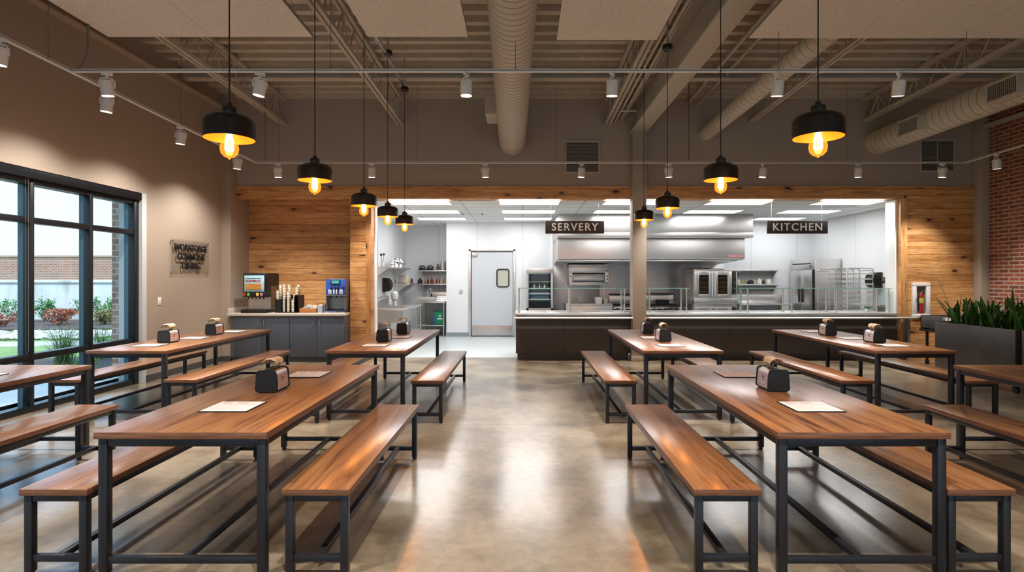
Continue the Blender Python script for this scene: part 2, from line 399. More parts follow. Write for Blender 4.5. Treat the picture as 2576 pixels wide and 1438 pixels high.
# back wall: upper painted part, wood front, alcove
m = MB(); m.box(XL-.2, XR+.2, YB, YB+.2, 3.31, 5.5); m.box(7.25, 8.7, YB+.03, YB+.2, 0, 3.31); m.box(-3.25, -2.9, YB+.03, 11.55, 0, 3.31)
struct('wall_back', m, M['wall_back'])
m = MB()
def boards(m, x0, x1, z0, z1, y, t=.03, joints=(), ph=0.0):
    k = math.floor(z0/.125 + 1e-6)
    while k*.125 < z1 - .004:
        a, b = max(z0, k*.125)+.0018, min(z1, (k+1)*.125)-.0018
        if b-a > .01:
            xs = [x0] + sorted(j for i, j in enumerate(joints) if (i*7+k) % 5 in (0, 2) and x0 < j < x1) + [x1]
            for u, v in zip(xs, xs[1:]): m.box(u+.0012, v-.0012, y, y+t, a, b, .0035, 1)
        k += 1
    return m
boards(m, -5.46, 8.6, 3.125-.0, 3.31, YB-.05, .05, (-2.9, .4, 3.2, 5.1, 7.0))
m.box(-5.46, 7.25, YB-.045, YB+.19, 3.07, 3.125, .002)
m.box(-5.46, -3.29, YB+.0, YB+.5, 3.09, 3.31)          # soffit of the drinks alcove
boards(m, -3.29, -2.98, 0, 3.125, YB-.03, .04)
boards(m, 7.30, 8.6, 0, 3.125, YB-.05, .06, (7.9,))
struct('wall_back_pine', m, M['pine'])
m = MB(); boards(m, -5.47, -3.25, .9, 3.1, 11.5, .03, ()); m.box(-5.5, -3.2, 11.53, 11.6, 0, 3.3); struct('wall_alcove', m, M['pine'])
m = MB(); m.box(-2.98, -2.88, YB-.045, YB+.19, 0, 3.07, .003); struct('trim_1', m, M['pine_v'])
m = MB(); m.box(7.17, 7.30, YB-.065, YB+.19, 0, 3.07, .003); struct('trim_2', m, M['pine_v'])
m = MB(); m.box(-2.90, -2.86, YB+.19, YB+.32, 0, 3.06); m.box(7.12, 7.17, YB+.02, YB+.32, 0, 3.06); struct('trim_3', m, M['white'])
# grey column with the steel beam it carries
m = MB(); m.box(2.056, 2.315, 10.78, 11.06, 0, 4.32, .004); m.box(2.04, 2.33, 10.76, 11.08, 0, .1, .003)
tag(struct('column', m, M['column']), 'square taupe column standing between the two serving counters', 'column')
m = MB(); zb = 4.30
m.box(2.03, 2.33, YN, 11.0, zb, zb+.035, .003); m.box(2.16, 2.2, YN, 11.0, zb+.035, 5.6); m.box(2.03, 2.33, YN, 11.0, 4.86, 4.895)
tag(struct('beam', m, M['beam']), 'deep taupe steel beam running from the column overhead', 'beam')
# cross girder under the deck
m = MB(); m.box(XL, XR, 9.42, 9.58, roof(9.5)-.2, roof(9.5)-.17); m.box(XL, XR, 9.495, 9.51, roof(9.5)-.17, roof(9.5)+.02)
tag(struct('beam', m, M['joist']), 'cross girder under the roof deck near the back wall', 'beam')
# ledger along left wall and at the brick wall
m = MB()
for a, b in ((YN, 10.77),): 
    m.prism([(XL, 4.70), (XL+.13, 4.70), (XL+.13, 4.72), (XL+.02, 4.72), (XL+.02, 4.92), (XL, 4.92)], a, b, 'y')
tag(struct('beam', m, M['wall']), 'wall ledger angle high on the left wall', 'beam')
m = MB(); m.box(XR-.13, XR, 3.0, 10.77, 4.36, 4.42, .004)
tag(struct('beam', m, M['joist']), 'pale steel ledger on the brick wall', 'beam')
# baseboards
m = MB(); m.box(XL, XL+.012, WY1, 10.77, 0, .1); m.box(XL, XL+.012, YN, WY0, 0, .1); m.box(XL, XL+.18, 10.755, 10.77, 0, .1); m.box(XL-.13, XL, WY1-.012, WY1, 0, .1); struct('baseboard_left', m, M['base'])
# kitchen shell
m = MB(); m.box(-3.2, 7.9, YB+.2, 11.62, 3.05, 3.3); m.box(-3.5, 7.9, 11.62, 16.9, 3.05, 3.3); struct('ceiling_kitchen', m, M['ktile'])
m = MB(); m.box(-3.55, -3.4, 11.62, 16.9, 0, 3.2); struct('wall_kitchen_left', m, M['kwall_y'])
m = MB(); m.box(7.75, 7.9, 11.2, 15.6, 0, 3.2); struct('wall_kitchen_right', m, M['kwall_y'])
DX0, DX1, DZ, YK = -1.44, -.20, 2.33, 15.4
m = MB(); m.box(-2.04, DX0, YK, YK+.15, 0, 3.2); m.box(DX1, 7.9, YK, YK+.15, 0, 3.2); m.box(DX0, DX1, YK, YK+.15, DZ, 3.2); m.box(-2.04, -1.9, YK+.15, 16.8, 0, 3.2); m.box(DX0-.2, DX1+.2, YK+.15, YK+.2, 0, 3.2)
struct('wall_kitchen_back', m, M['kwall'])
m = MB(); m.box(-3.45, -1.95, 16.75, 16.9, 0, 3.2); struct('wall_kitchen_nook', m, M['kwall'])
m = MB(); m.box(-2.04, DX0-.0, YK-.012, YK, 0, .11); m.box(-2.052, -2.04, YK-.012, 16.7, 0, .11); struct('baseboard_kitchen', m, plain('kitchen_cove_base', srgb(150,158,162), .5))

# ---------------------------------------------------------------- window_1
XW = -5.76
w = bpy.data.objects.new('window_1', None); COL.objects.link(w); w['kind'] = 'structure'
mul = [8.47, 7.60, 6.68, 5.75, 4.83, 3.90, 2.98, 2.05, 1.12, .2, -.73, -1.65, -2.52]
m = MB()
for y in mul[1:-1]:
    m.box(XW-.01, XW+.075, y-.03, y+.03, .05, 2.72, .003); 
m.box(XW-.01, XW+.08, WY1-.2, WY1-.10, 0, 2.72, .003); m.box(XW-.01, XW+.08, WY0, WY0+.1, 0, 2.72, .003)
for z0, z1 in ((0, .075), (.60, .675), (2.19, 2.26), (2.64, 2.72)): m.box(XW-.008, XW+.072, WY0+.02, WY1-.1, z0, z1, .003)
struct('window_frame', m, M['winframe'], w)
m = MB()
for y in mul[1:-1]: m.box(XW-.07, XW-.01, y-.028, y+.028, .05, 2.7)
m.box(XW-.07, XW-.01, WY1-.2, WY1-.1, 0, 2.7); m.box(XW-.07, XW-.01, WY0, WY0+.1, 0, 2.7)
for z0, z1 in ((0, .07), (.605, .67), (2.195, 2.255), (2.64, 2.7)): m.box(XW-.068, XW-.012, WY0+.05, WY1-.15, z0, z1)
struct('outer_frame', m, M['winblue'], w)
m = MB()
for a, b in zip(mul, mul[1:]):
    for z0, z1 in ((.07, .61), (.67, 2.2), (2.25, 2.65)): m.face([(XW-.04, b+.02, z0), (XW-.04, a-.02, z0), (XW-.04, a-.02, z1), (XW-.04, b+.02, z1)])
struct('window_glass', m, M['glass'], w)
m = MB(); m.box(XL-.10, XL+.0, WY0+.01, WY1-.11, 2.70, 2.805, .006); tag(struct('roller_shade_box', m, M['winframe']), 'long black roller shade housing above the window', 'shade box')
m = MB(); m.box(XL-.35, XL-.001, WY1-.1, WY1+.0, 0, WZ1); struct('window_sill', m, plain('window_jamb', srgb(196,200,200), .6), w)
m = MB(); m.tube([(XL-.03, 6.56, 2.70), (XL-.03, 6.56, .72), (XL-.03, 6.58, .69), (XL-.03, 6.60, .72), (XL-.03, 6.60, 2.70)], .0022, 6)
tag(struct('shade_chain', m, M['cable']), 'thin bead chain hanging from the roller shade', 'chain'); 
for o in bpy.data.objects:
    if o.name in ('roller_shade_box', 'shade_chain'): del o['kind']

w = bpy.data.objects.new('window_2', None); COL.objects.link(w); w['kind'] = 'structure'  # rear windows, added behind the camera to let in fill light
m = MB()
for k in range(13): m.box(-4.83+k*1.05, -4.77+k*1.05, YN-.12, YN-.02, 0, 2.9)
for z in (0, 2.15, 2.83): m.box(-4.8, 7.8, YN-.12, YN-.02, z, z+.07)
struct('window_frame', m, M['winframe'], w)
m = MB(); m.face([(-4.8, YN-.07, .05), (7.8, YN-.07, .05), (7.8, YN-.07, 2.85), (-4.8, YN-.07, 2.85)]); struct('window_glass', m, M['glass'], w)
# ---------------------------------------------------------------- door_1
d = bpy.data.objects.new('door_1', None); COL.objects.link(d); d['kind'] = 'structure'
m = MB(); fw = .055
m.box(DX0, DX0+fw, YK-.03, YK+.16, 0, DZ, .004); m.box(DX1-fw, DX1, YK-.03, YK+.16, 0, DZ, .004); m.box(DX0, DX1, YK-.03, YK+.16, DZ-fw, DZ, .004)
struct('door_frame', m, M['steel_v'], d)
LX0, LX1 = DX0+.075, DX1-.065
vx0, vx1, vz0, vz1 = PX(1250, YK), PX(1280, YK), PZ(721, YK), PZ(677, YK)
m = MB()
m.box(LX0, vx0, YK+.0, YK+.045, .02, 2.25); m.box(vx1, LX1, YK, YK+.045, .02, 2.25); m.box(vx0, vx1, YK, YK+.045, .02, vz0); m.box(vx0, vx1, YK, YK+.045, vz1, 2.25)
struct('door_leaf', m, plain('door_paint', srgb(206,210,216), .45), d)
m = MB(); m.box(LX0+.02, LX1-.02, YK-.006, YK, .03, .30, .002)
for i in (0, .5, 1):
    for z in (.06, .27): m.cyl((LX0+.05+i*(LX1-LX0-.1), YK-.01, z), (LX0+.05+i*(LX1-LX0-.1), YK-.004, z), .008, seg=8)
struct('kick_plate', m, M['steel'], d)
m = MB()
def rrect(x0, x1, z0, z1, r, n=5):
    P = []
    for cx, cz, a in ((x1-r, z1-r, 0), (x0+r, z1-r, 90), (x0+r, z0+r, 180), (x1-r, z0+r, 270)):
        for i in range(n+1): t = radians(a+90*i/n); P.append((cx+r*cos(t), cz+r*sin(t)))
    return P
P = rrect(vx0, vx1, vz0, vz1, .06); m.tube([(x, YK-.005, z) for x, z in P], .016, 8, closed=True); struct('vision_gasket', m, M['black'], d)
m = MB(); m.prism(rrect(vx0+.005, vx1-.005, vz0+.005, vz1-.005, .05), YK+.01, YK+.02, 'y'); struct('vision_pane', m, plain('vision_glass', srgb(196,194,176), .12), d)
m = MB(); m.box(LX0+.0, LX0+.15, YK-.03, YK+.0, 2.13, 2.23, .01); m.cyl((LX0+.03, YK-.02, 2.13), (LX0+.03, YK-.02, 2.26), .012, seg=8); struct('door_hinge', m, M['pipe'], d)
m = MB(); m.box(LX0+.0, LX0+.11, YK-.03, YK+.0, .02, .10, .008); struct('floor_hinge', m, M['pipe'], d)

# ---------------------------------------------------------------- kitchen ceiling lights & air vents
rowY = [11.4, 12.9, 14.45]; colX = [-2.02, .13, 2.2, 4.25, 6.4]
names_c = ['leftmost', 'second from left', 'middle', 'second from right', 'rightmost']; names_r = ['front', 'middle', 'back']
proto = None
for ci, x in enumerate(colX):
    for ri, y in enumerate(rowY):
        if ri == 2 and ci in (2, 3): continue
        lab = 'flat white ceiling light, %s column, %s row in the kitchen' % (names_c[ci], names_r[ri])
        if proto is None:
            t = thing('ceiling_light', lab, 'ceiling light', (x, y, 3.05), 0, 'kitchen ceiling lights')
            m = MB(); m.box(-.60, .60, -.30, -.285, -.012, 0); m.box(-.60, .60, .285, .30, -.012, 0); m.box(-.60, -.585, -.285, .285, -.012, 0); m.box(.585, .60, -.285, .285, -.012, 0); part('frame', m, M['white'], t)
            m = MB(); m.box(-.585, .585, -.285, .285, -.008, -.001); part('diffuser', m, M['troffer'], t)
            proto = t
        else: dup(proto, (x, y, 3.05), label=lab)
def slat_vent(name, lab, loc, w, h, rot, n, two=False, bars='h'):
    t = thing(name, lab, 'vent', loc); t.rotation_euler = rot
    m = MB(); fr = .035
    for a in ((-w/2, w/2, h/2-fr, h/2), (-w/2, w/2, -h/2, -h/2+fr), (-w/2, -w/2+fr, -h/2+fr, h/2-fr), (w/2-fr, w/2, -h/2+fr, h/2-fr)): m.box(a[0], a[1], -.02, 0, a[2], a[3], .002)
    if two: m.box(-.006, .006, -.015, 0, -h/2+fr, h/2-fr)
    part('frame', m, M['vent'], t)
    m = MB()
    for i in range(n):
        z = -h/2+fr + (i+.5)*(h-2*fr)/n
        if bars == 'h': m.bar((-w/2+fr, -.008, z), (w/2-fr, -.008, z), .012, .004)
        else:
            x = -w/2+fr + (i+.5)*(w-2*fr)/n; m.bar((x, -.008, -h/2+fr), (x, -.008, h/2-fr), .006, .012)
    part('slats', m, M['grillebar'], t)
    m = MB(); m.box(-w/2+fr, w/2-fr, -.002, -.0005, -h/2+fr, h/2-fr); part('backing', m, M['grilledark'], t)
    return t
slat_vent('wall_vent', 'square louvred return vent on back wall above the servery', (PX(1465,YB), YB, PZ(395,YB)), .68, .63, (0,0,0), 24)
slat_vent('wall_vent', 'square louvred return vent on back wall near the brick', (PX(2357.5,YB), YB, PZ(391.5,YB)), .68, .63, (0,0,0), 24, True)
slat_vent('air_diffuser', 'small ceiling air vent left of the servery in the kitchen', (PX(1189,13.5), 13.5, 3.05), .5, .32, (radians(-90),0,0), 7)
slat_vent('air_diffuser', 'small ceiling air vent above the kitchen sign', (PX(2113,12.0), 12.0, 3.05), .5, .32, (radians(-90),0,0), 7)

# ================================================================== ROOF STRUCTURE
def joist(x, lab, zb=4.49):
    t = thing('roof_joist', lab, 'joist', (x, 0, 0), 0, 'open web roof joists')
    y0, y1 = YN, YB
    def zc(y): return zb + SL*(YB-y)
    m = MB()
    for dx in (-.035, .035): m.bar((dx, y0, zc(y0)), (dx, y1-.02, zc(y1)), .045, .05)
    part('bottom_chord', m, M['joist'], t)
    m = MB()
    for dx in (-.035, .035): m.bar((dx, y0, roof(y0)-.035), (dx, y1-.02, roof(y1)-.035), .05, .055)
    part('top_chord', m, M['joist'], t)
    m = MB(); y = y0+.2; st = .52; k = 0
    while y + st < y1:
        a = (0, y, zc(y)+.01); b = (0, y+st/2, roof(y+st/2)-.06); c = (0, y+st, zc(y+st)+.01)
        m.cyl(a, b, .011, seg=6); m.cyl(b, c, .011, seg=6)
        if k % 2 == 0: m.cyl((0, y+st/2, zc(y+st/2)+.01), b, .010, seg=6)
        y += st; k += 1
    part('web', m, M['joist'], t); return t
joist(-4.55, 'open web joist nearest the window wall'); joist(-2.33, 'open web joist above the left pendant row')
joist(1.62, 'open web joist just left of the steel beam', 4.5); joist(4.36, 'open web joist right of the thin round duct', 4.55); joist(6.52, 'open web joist above the large round duct', 4.55)
# conduits beside the beam
for i, (x, z, r) in enumerate(((1.76, 4.53, .022), (1.86, 4.55, .022), (1.93, 4.60, .018))):
    m = MB(); m.cyl((x, YN, z+SL*14), (x, YB, z), r, seg=8)
    tag(link('conduit', m.mesh('conduit', M['joist'])), ['conduit next to the joist left of the steel beam', 'middle conduit of the three beside the steel beam', 'conduit nearest to the steel beam'][i], 'conduit', 'conduits beside the beam')
m = MB(); m.box(1.70, 1.99, 10.1, 10.14, 4.48, 4.50); m.box(1.70, 1.99, 6.1, 6.14, 4.60, 4.62); 
tag(link('pipe_hanger', m.mesh('pipe_hanger', M['joist'])), 'flat strut carrying the conduits beside the beam', 'bracket')
for i, x in enumerate((3.13, 3.33)):
    m = MB(); m.cyl((x, YN, 4.87+SL*14), (x, YB-.01, 4.87-.02*i), .028, seg=10)
    tag(link('sprinkler_pipe', m.mesh('sprinkler_pipe', M['joist'])), ['pale pipe near the deck, the one closer to the beam', 'pale pipe near the deck, the one closer to the thin duct'][i], 'pipe', 'pipes below the deck')
# strut channel carrying the pendants
m = MB()
for dx in (-.022, .02): m.bar((-1.86+dx, 3.0, 4.70), (-1.86+dx, 10.0, 4.56), .004, .04)
m.bar((-1.86, 3.0, 4.72), (-1.86, 10.0, 4.58), .042, .003)
for k in range(56):
    y = 3.1+k*.122; m.box(-1.87, -1.85, y, y+.06, 4.716-.02*(y-3)-.003, 4.719-.02*(y-3))
tag(link('strut_channel', m.mesh('strut_channel', M['pipe'])), 'slotted metal strut channel above the left pendant row', 'strut')

# ducts
def duct(lab, x0, z0, r, y0, y1, dxdy, dzdy, pitch, group='round spiral ducts'):
    t = thing('round_duct', lab, 'duct', (x0, y1, z0), 0, group)
    ang = Vector((dxdy, -1, dzdy)); L = (y1-y0)*ang.length; z = ang.normalized()
    up = Vector((0,0,1)); xx = z.cross(up).normalized(); yy = z.cross(xx)
    Mx = Matrix((xx, yy, z)).transposed().to_4x4()
    m = MB(); prof = []; mis = []; s = 0
    while s < L:
        prof += [(r, s), (r, s+pitch-.012), (r-.004, s+pitch-.006), (r, s+pitch)]; s += pitch
    prof = [(a, min(b, L)) for a, b in prof if b < L+pitch]
    for j in range(len(prof)-1): mis.append(1 if j % 4 in (1, 2) else 0)
    m.lathe(prof, 40, Mx, mis); part('duct_tube', m, [M['duct'], M['ductseam']], t)
    return t
dc = duct('large round spiral duct running down the room centre', -.2, 4.14, .25, YN+.02, YB-.03, .0187, SL, .115)
m = MB(); m.box(-.42, -.1, -1.5, -.9, .11, .42, .004); part('duct_fitting', m, M['duct'], dc)
d1 = duct('thin round duct slanting between beam and joist', 3.5, 4.32, .14, YN+.02, YB, 0, .012, .16)
d2 = duct('large round duct at right with two air grilles', 6.77, 4.15, .235, YN+.02, YB, 0, .006, .15)
for k, (ya, yb) in enumerate(((9.4, 9.92), (7.5, 8.04), (5.4, 5.94))):
    m = MB(); x0 = 6.45-6.77; zc = 4.10-4.15
    m.box(x0+.012, -.05, ya-YB, yb-YB, zc-.125, zc+.125, .003)
    bx = part('diffuser_box', m, M['duct'], d2)
    m = MB(); 
    for a in ((ya, yb, .105, .13), (ya, yb, -.13, -.105), (ya, ya+.03, -.105, .105), (yb-.03, yb, -.105, .105)): m.box(x0-.008, x0+.012, a[0]-YB, a[1]-YB, zc+a[2], zc+a[3], .002)
    part('grille_frame', m, M['duct'], bx)
    m = MB()
    for i in range(16):
        yy_ = ya+.035+i*(yb-ya-.07)/15; m.box(x0, x0+.011, yy_-YB-.004, yy_-YB+.004, zc-.105, zc+.105)
    part('grille_bars', m, M['grillebar'], bx)
    m = MB(); m.box(x0+.010, x0+.0118, ya+.03-YB, yb-.03-YB, zc-.105, zc+.105); part('grille_back', m, M['grilledark'], bx)
# duct hangers
def hanger(x, y, z0, lab, r=.004):
    m = MB(); m.cyl((x, y, z0), (x, y, roof(y)+.02), r, seg=6); m.cyl((x, y, z0), (x, y, z0+.03), r*2.4, seg=8)
    return tag(link('hanger_rod', m.mesh('hanger_rod', M['cable'])), lab, 'hanger')

# acoustic clouds
def cloud(xs, yfar, z, lab):
    t = thing('ceiling_panel', lab, 'acoustic panel', (xs[0], yfar, z), 0, 'acoustic ceiling panels')
    for a, b in zip(xs, xs[1:]):
        m = MB(); m.mi = 1; m.box(a-xs[0]+.002, b-xs[0]-.002, -2.4, 0, .0015, .04, .001); m.mi = 0
        m.box(a-xs[0]+.002, b-xs[0]-.002, -2.4, 0, 0, .003); o = part('board', m, [M['panel'], M['panel_edge']], t)
    t.rotation_euler = (-.02, 0, 0)
    m = MB()
    for x in (.15, xs[-1]-xs[0]-.15):
        for y in (-.2, -2.2): m.cyl((x, y, .04), (x, y, roof(yfar+y)-z+y*.02), .002, seg=5)
    part('suspension_wire', m, M['cable'], t); return t
yA = 6.33
cloud([PX(272,yA), PX(535,yA), PX(787,yA)], yA, 4.2, 'pale acoustic ceiling panel pair nearest the left wall')
cloud([PX(925,yA), PX(1178,yA)], yA, 4.2, 'single pale acoustic panel left of the centre duct')
cloud([PX(1400,6.41), PX(1653,6.41)], 6.41, 4.2, 'single pale acoustic panel right of the centre duct')
xD = PX(1883, 6.17); cloud([xD, xD+1.13, xD+2.26, xD+3.39], 6.17, 4.12, 'widest pale acoustic panel group at the right')
# ================================================================== LIGHTS ON TRACKS
YT, YT2, ZT, ZT2 = 10.2, 6.0, 3.60, 3.71
XTL, XTR = -4.71, 7.83
def zt(y): return ZT + (YT-y)*SL*.95
def track(p0, p1, lab, rods):
    t = thing('lighting_track', lab, 'lighting track', p0, 0, 'white lighting tracks')
    o = Vector(p0); m = MB(); a, b = Vector((0,0,0)), Vector(p1)-o
    m.bar(a, b, .036, .034, .003); part('rail', m, M['track'], t)
    m = MB(); d = (b-a).normalized(); s = d.cross(Vector((0,0,1)))*.019
    for sg in (-1, 1): m.bar(a+s*sg, b+s*sg, .004, .008)
    part('rail_groove', m, plain('track_groove', srgb(120,118,116), .5) if 'track_groove' not in bpy.data.materials else bpy.data.materials['track_groove'], t)
    for x, y in rods:
        m = MB(); z0 = o.z + (b.z)*(((Vector((x,y,0))-Vector((o.x,o.y,0))).length)/max(.01, Vector((b.x,b.y,0)).length))
        m.cyl((x-o.x, y-o.y, z0-o.z+.015), (x-o.x, y-o.y, (roof(y) if abs(x+.1) > .3 else 4.0)-o.z), .0035, seg=6); m.sphere((x-o.x, y-o.y, z0-o.z+.03), .011, 1)
        part('suspension_cable', m, M['cable'], t)
    return t
track((XTL, YT, zt(YT)), (XTR, YT, zt(YT)), 'far white track running along the back wall', [(PX(1050,YT), YT), (PX(1400,YT), YT), (PX(2130,YT), YT), (-4.3, YT)])
track((XTL, YT2, zt(YT2)), (XTR, YT2, zt(YT2)), 'near white track crossing the whole room', [(PX(832,YT2), YT2), (PX(1297,YT2), YT2), (PX(2432,YT2), YT2), (PX(1959,YT2), YT2)])
track((XTL, -2.0, zt(-2.0)), (XTL, YT, zt(YT)), 'white track running along the window wall', [(XTL, 5.72), (XTL, 7.95), (XTL, 9.3)])
track((XTR, -2.0, zt(-2.0)), (XTR, YT, zt(YT)), 'white track running along the brick wall', [(XTR, 9.55), (XTR, 7.0)])
m = MB(); x = PX(218, YT2)
pp = [(x, YT2+.02, roof(YT2)), (x, YT2+.02, zt(YT2)+.32)] + [(x-.12*(1-cos(radians(a))), YT2+.02, zt(YT2)+.32-.20*sin(radians(a))-.1*(a/90)) for a in range(15, 91, 15)] + [(x-.2, YT2+.01, zt(YT2)+.02)]
m.tube(pp, .011, 8); tag(link('flexible_conduit', m.mesh('flexible_conduit', M['cable'])), 'curved feed conduit dropping to the near track at left', 'conduit')
for px, lab in ((667, 'thin conduit dropping to the far track at left'), (1733, 'thin conduit dropping to the far track right of the column')):
    x = PX(px, YT); m = MB(); m.tube([(x, YT, roof(YT)), (x, YT, zt(YT)+.06), (x-.02, YT, zt(YT)+.015)], .009, 8); tag(link('flexible_conduit', m.mesh('flexible_conduit', M['cable'])), lab, 'conduit')

heads = []
def head_meshes():
    m = MB(); m.box(-.05, .05, -.016, .016, -.045, -.012, .004); m.cyl((0,0,-.075), (0,0,-.04), .014, seg=12); a = m.mesh('adapter', M['track'])
    m = MB(); m.tube([(-.067, 0, -.17), (-.068, 0, -.11), (-.05, 0, -.08), (0, 0, -.07), (.05, 0, -.08), (.068, 0, -.11), (.067, 0, -.17)], .008, 8); y_ = m.mesh('yoke', M['track'])
    m = MB(); m.lathe([(0, .075), (.045, .075), (.058, .070), (.061, .060), (.061, -.085), (.056, -.085), (.052, -.070), (0, -.070)], 28); h = m.mesh('housing', M['track'])
    m = MB(); m.lathe([(0, -.0715), (.053, -.0715), (.053, -.0725), (0, -.0725)], 28); l = m.mesh('lens', M['lamp'])
    return a, y_, h, l
HM = head_meshes()
def head(x, y, lab, tx=0, ty=0, W=120, rz=0, aim=0, cone=75):
    """tx,ty: lean of the housing in degrees"""
    t = thing('track_spotlight', lab, 'spotlight', (x, y, zt(y)-.004), rz, 'white track spotlights')
    link('adapter', HM[0], t)
    yk = link('yoke', HM[1], t)
    hs = link('housing', HM[2], t, (0,0,-.172), (radians(ty), radians(tx), 0)); link('lens', HM[3], hs)
    L = bpy.data.lights.new('spot_lamp', 'SPOT'); L.energy = W; L.color = (1,.94,.88); L.spot_size = radians(cone); L.spot_blend = .7; L.shadow_soft_size = .05
    lo = bpy.data.objects.new('spot_lamp', L); COL.objects.link(lo); lo.parent = hs; lo.location = (0,0,-.09); lo.rotation_euler = (0, radians(aim), 0)
    return t
ordn = ['leftmost', 'second from left', 'third from left', 'fourth from left', 'fifth from left', 'sixth from left', 'seventh from left', 'rightmost']
WN, WF, WL = 240, 175, 135
for i, (px, tx, ty) in enumerate(((269, -6, 4), (654, 8, 6), (1173, 0, 0), (1540, -6, 4), (1956, -8, 8), (2261, -10, 8))):
    head(PX(px,YT2), YT2, ('rightmost' if i == 5 else ordn[i]) + ' white spotlight of the six on the near track', tx, ty, WN, [.5,.6,1.2,1.1,.8,.8][i])
for i, px in enumerate((699, 935, 1221, 1463, 1682, 1919, 2159, 2371)):
    head(PX(px,YT), YT, ordn[i] + ' white spotlight of the eight on the far track', (-3, 3, -3, 3, -3, 3, -4, 4)[i], 6, WF, (.2,-.4,.1,.5,-.3,.8,.2,-.5)[i], cone=85)
for i, y in enumerate((9.52, 7.94, 6.53, 5.19)):
    head(XTL, y, ['farthest', 'second farthest', 'third farthest', 'nearest visible'][i] + ' spotlight on the track along the window wall', 6, 3, WL, .3, aim=4, cone=135)
head(XTR, 9.52, 'spotlight on the track along the brick wall', -8, 0, WL, .4)
# spotlights added outside the frame to raise the room's brightness
for i, (x, y, w, tx) in enumerate(((XTL, 3.2, WL, 14), (XTL, 1.2, WL, 14), (XTR, 7.2, WL, -8), (XTR, 4.8, WL, -8), (XTR, 2.0, WL, -8))):
    head(x, y, ['window wall track spotlight level with the foreground tables, outside the frame', 'window wall track spotlight closest to the rear windows, outside the frame', 'brick wall track spotlight above the large planter, outside the frame', 'brick wall track spotlight level with the foreground tables, outside the frame', 'brick wall track spotlight closest to the rear windows, outside the frame'][i], tx, 0, w)
track((XTL, 1.8, zt(1.8)), (XTR, 1.8, zt(1.8)), 'white track crossing the room above the photographer', [(-3, 1.8), (.6, 1.8), (3, 1.8)])  # unseen track, added to carry more fill lamps
for i, x in enumerate((-3.9, -2.2, -.6, 1.0, 2.7, 4.6)):
    head(x, 1.8, ordn[i] + ' spotlight on the track above the photographer', 0, 14, WN, 0)

# ================================================================== PENDANTS
def pend_meshes():
    R = .1425
    outer = [(.036, .150), (.056, .146), (.085, .140), (.112, .131), (.130, .118), (.139, .103), (R, .088), (R, .0)]
    inner = [(R-.004, .0), (R-.004, .086), (.127, .112), (.110, .125), (.083, .135), (.036, .142)]
    m = MB(); n = len(outer)+len(inner); m.lathe(outer+inner, 40, None, [0]*(len(outer)-0) + [1]*(len(inner)-1)); sh = m.mesh('shade', [M['bronze'], M['orange_in']])
    m = MB(); m.lathe([(0, .150), (.040, .150), (.042, .158), (.040, .186), (.030, .190), (.018, .194), (.016, .210), (.008, .216), (0, .216)], 24); m.cyl((0,0,.09), (0,0,.15), .020, seg=16); sk = m.mesh('socket', M['bronze'])
    m = MB(); m.lathe([(.016, .085), (.018, .06), (.030, .02), (.046, -.025), (.052, -.055), (.046, -.085), (.028, -.104), (.008, -.112), (.004, -.118), (0, -.118)], 28); bu = m.mesh('bulb', M['bulb'])
    m = MB()
    for k in range(8):
        a = 2*pi*k/8; b = a+pi/8
        m.tube([(.010*cos(a), .010*sin(a), .035), (.020*cos(b), .020*sin(b), -.010), (.022*cos(b), .022*sin(b), -.062), (.010*cos(b), .010*sin(b), -.072)], .0035, 5)
    fi = m.mesh('filament', M['filament'])
    m = MB(); m.lathe([(0, .02), (.055, .018), (.062, .006), (.062, -.03), (.05, -.045), (0, -.048)], 24); ca = m.mesh('canopy', M['bronze'])
    return sh, sk, bu, fi, ca
PM = pend_meshes()
def pendant(px, py, Y, lab, ceil):
    x, z = PX(px, Y), PZ(py, Y)
    t = thing('pendant_lamp', lab, 'pendant lamp', (x, Y, z), 0, 'black pendant lamps')
    sh = link('shade', PM[0], t); sk = link('socket', PM[1], t); bu = link('bulb', PM[2], t); link('filament', PM[3], bu)
    m = MB(); m.cyl((0,0,.21), (0,0,ceil-z), .0042, seg=8); part('cord', m, M['cord'], t)
    link('canopy', PM[4], t, (0,0,ceil-z))
    m = MB(); m.cyl((0,0,ceil-z+.01), (0,0,roof(Y)-z-.0), .012, seg=8); part('mounting_stem', m, M['pipe'], t)
    L = bpy.data.lights.new('bulb_light', 'POINT'); L.energy = 9; L.color = (1,.43,.11); L.shadow_soft_size = .03
    lo = bpy.data.objects.new('bulb_light', L); COL.objects.link(lo); lo.parent = t; lo.location = (0,0,-.03)
for i, (px, py, Y, c) in enumerate(((577, 350, 3.4, 4.66), (792, 454, 4.95, 4.66), (915.5, 518, 6.55, 4.65), (975.5, 545, 7.9, None), (1018, 564, 9.1, None))):
    c = c or PZ(131 if i == 3 else 222, Y)
    pendant(px, py, Y, ['nearest', 'second nearest', 'third nearest', 'fourth nearest', 'farthest'][i] + ' black pendant with amber bulb in the left row', c)
for i, (px, py, Y, c) in enumerate(((2058, 346, 3.4, 4.66), (1813, 453, 4.95, 4.66), (1679, 524, 6.9, None), (1620, 553, 8.4, 4.6))):
    c = c or PZ(117, Y)
    pendant(px, py, Y, ['nearest', 'second nearest', 'third nearest', 'farthest'][i] + ' black pendant with amber bulb in the right row', c)

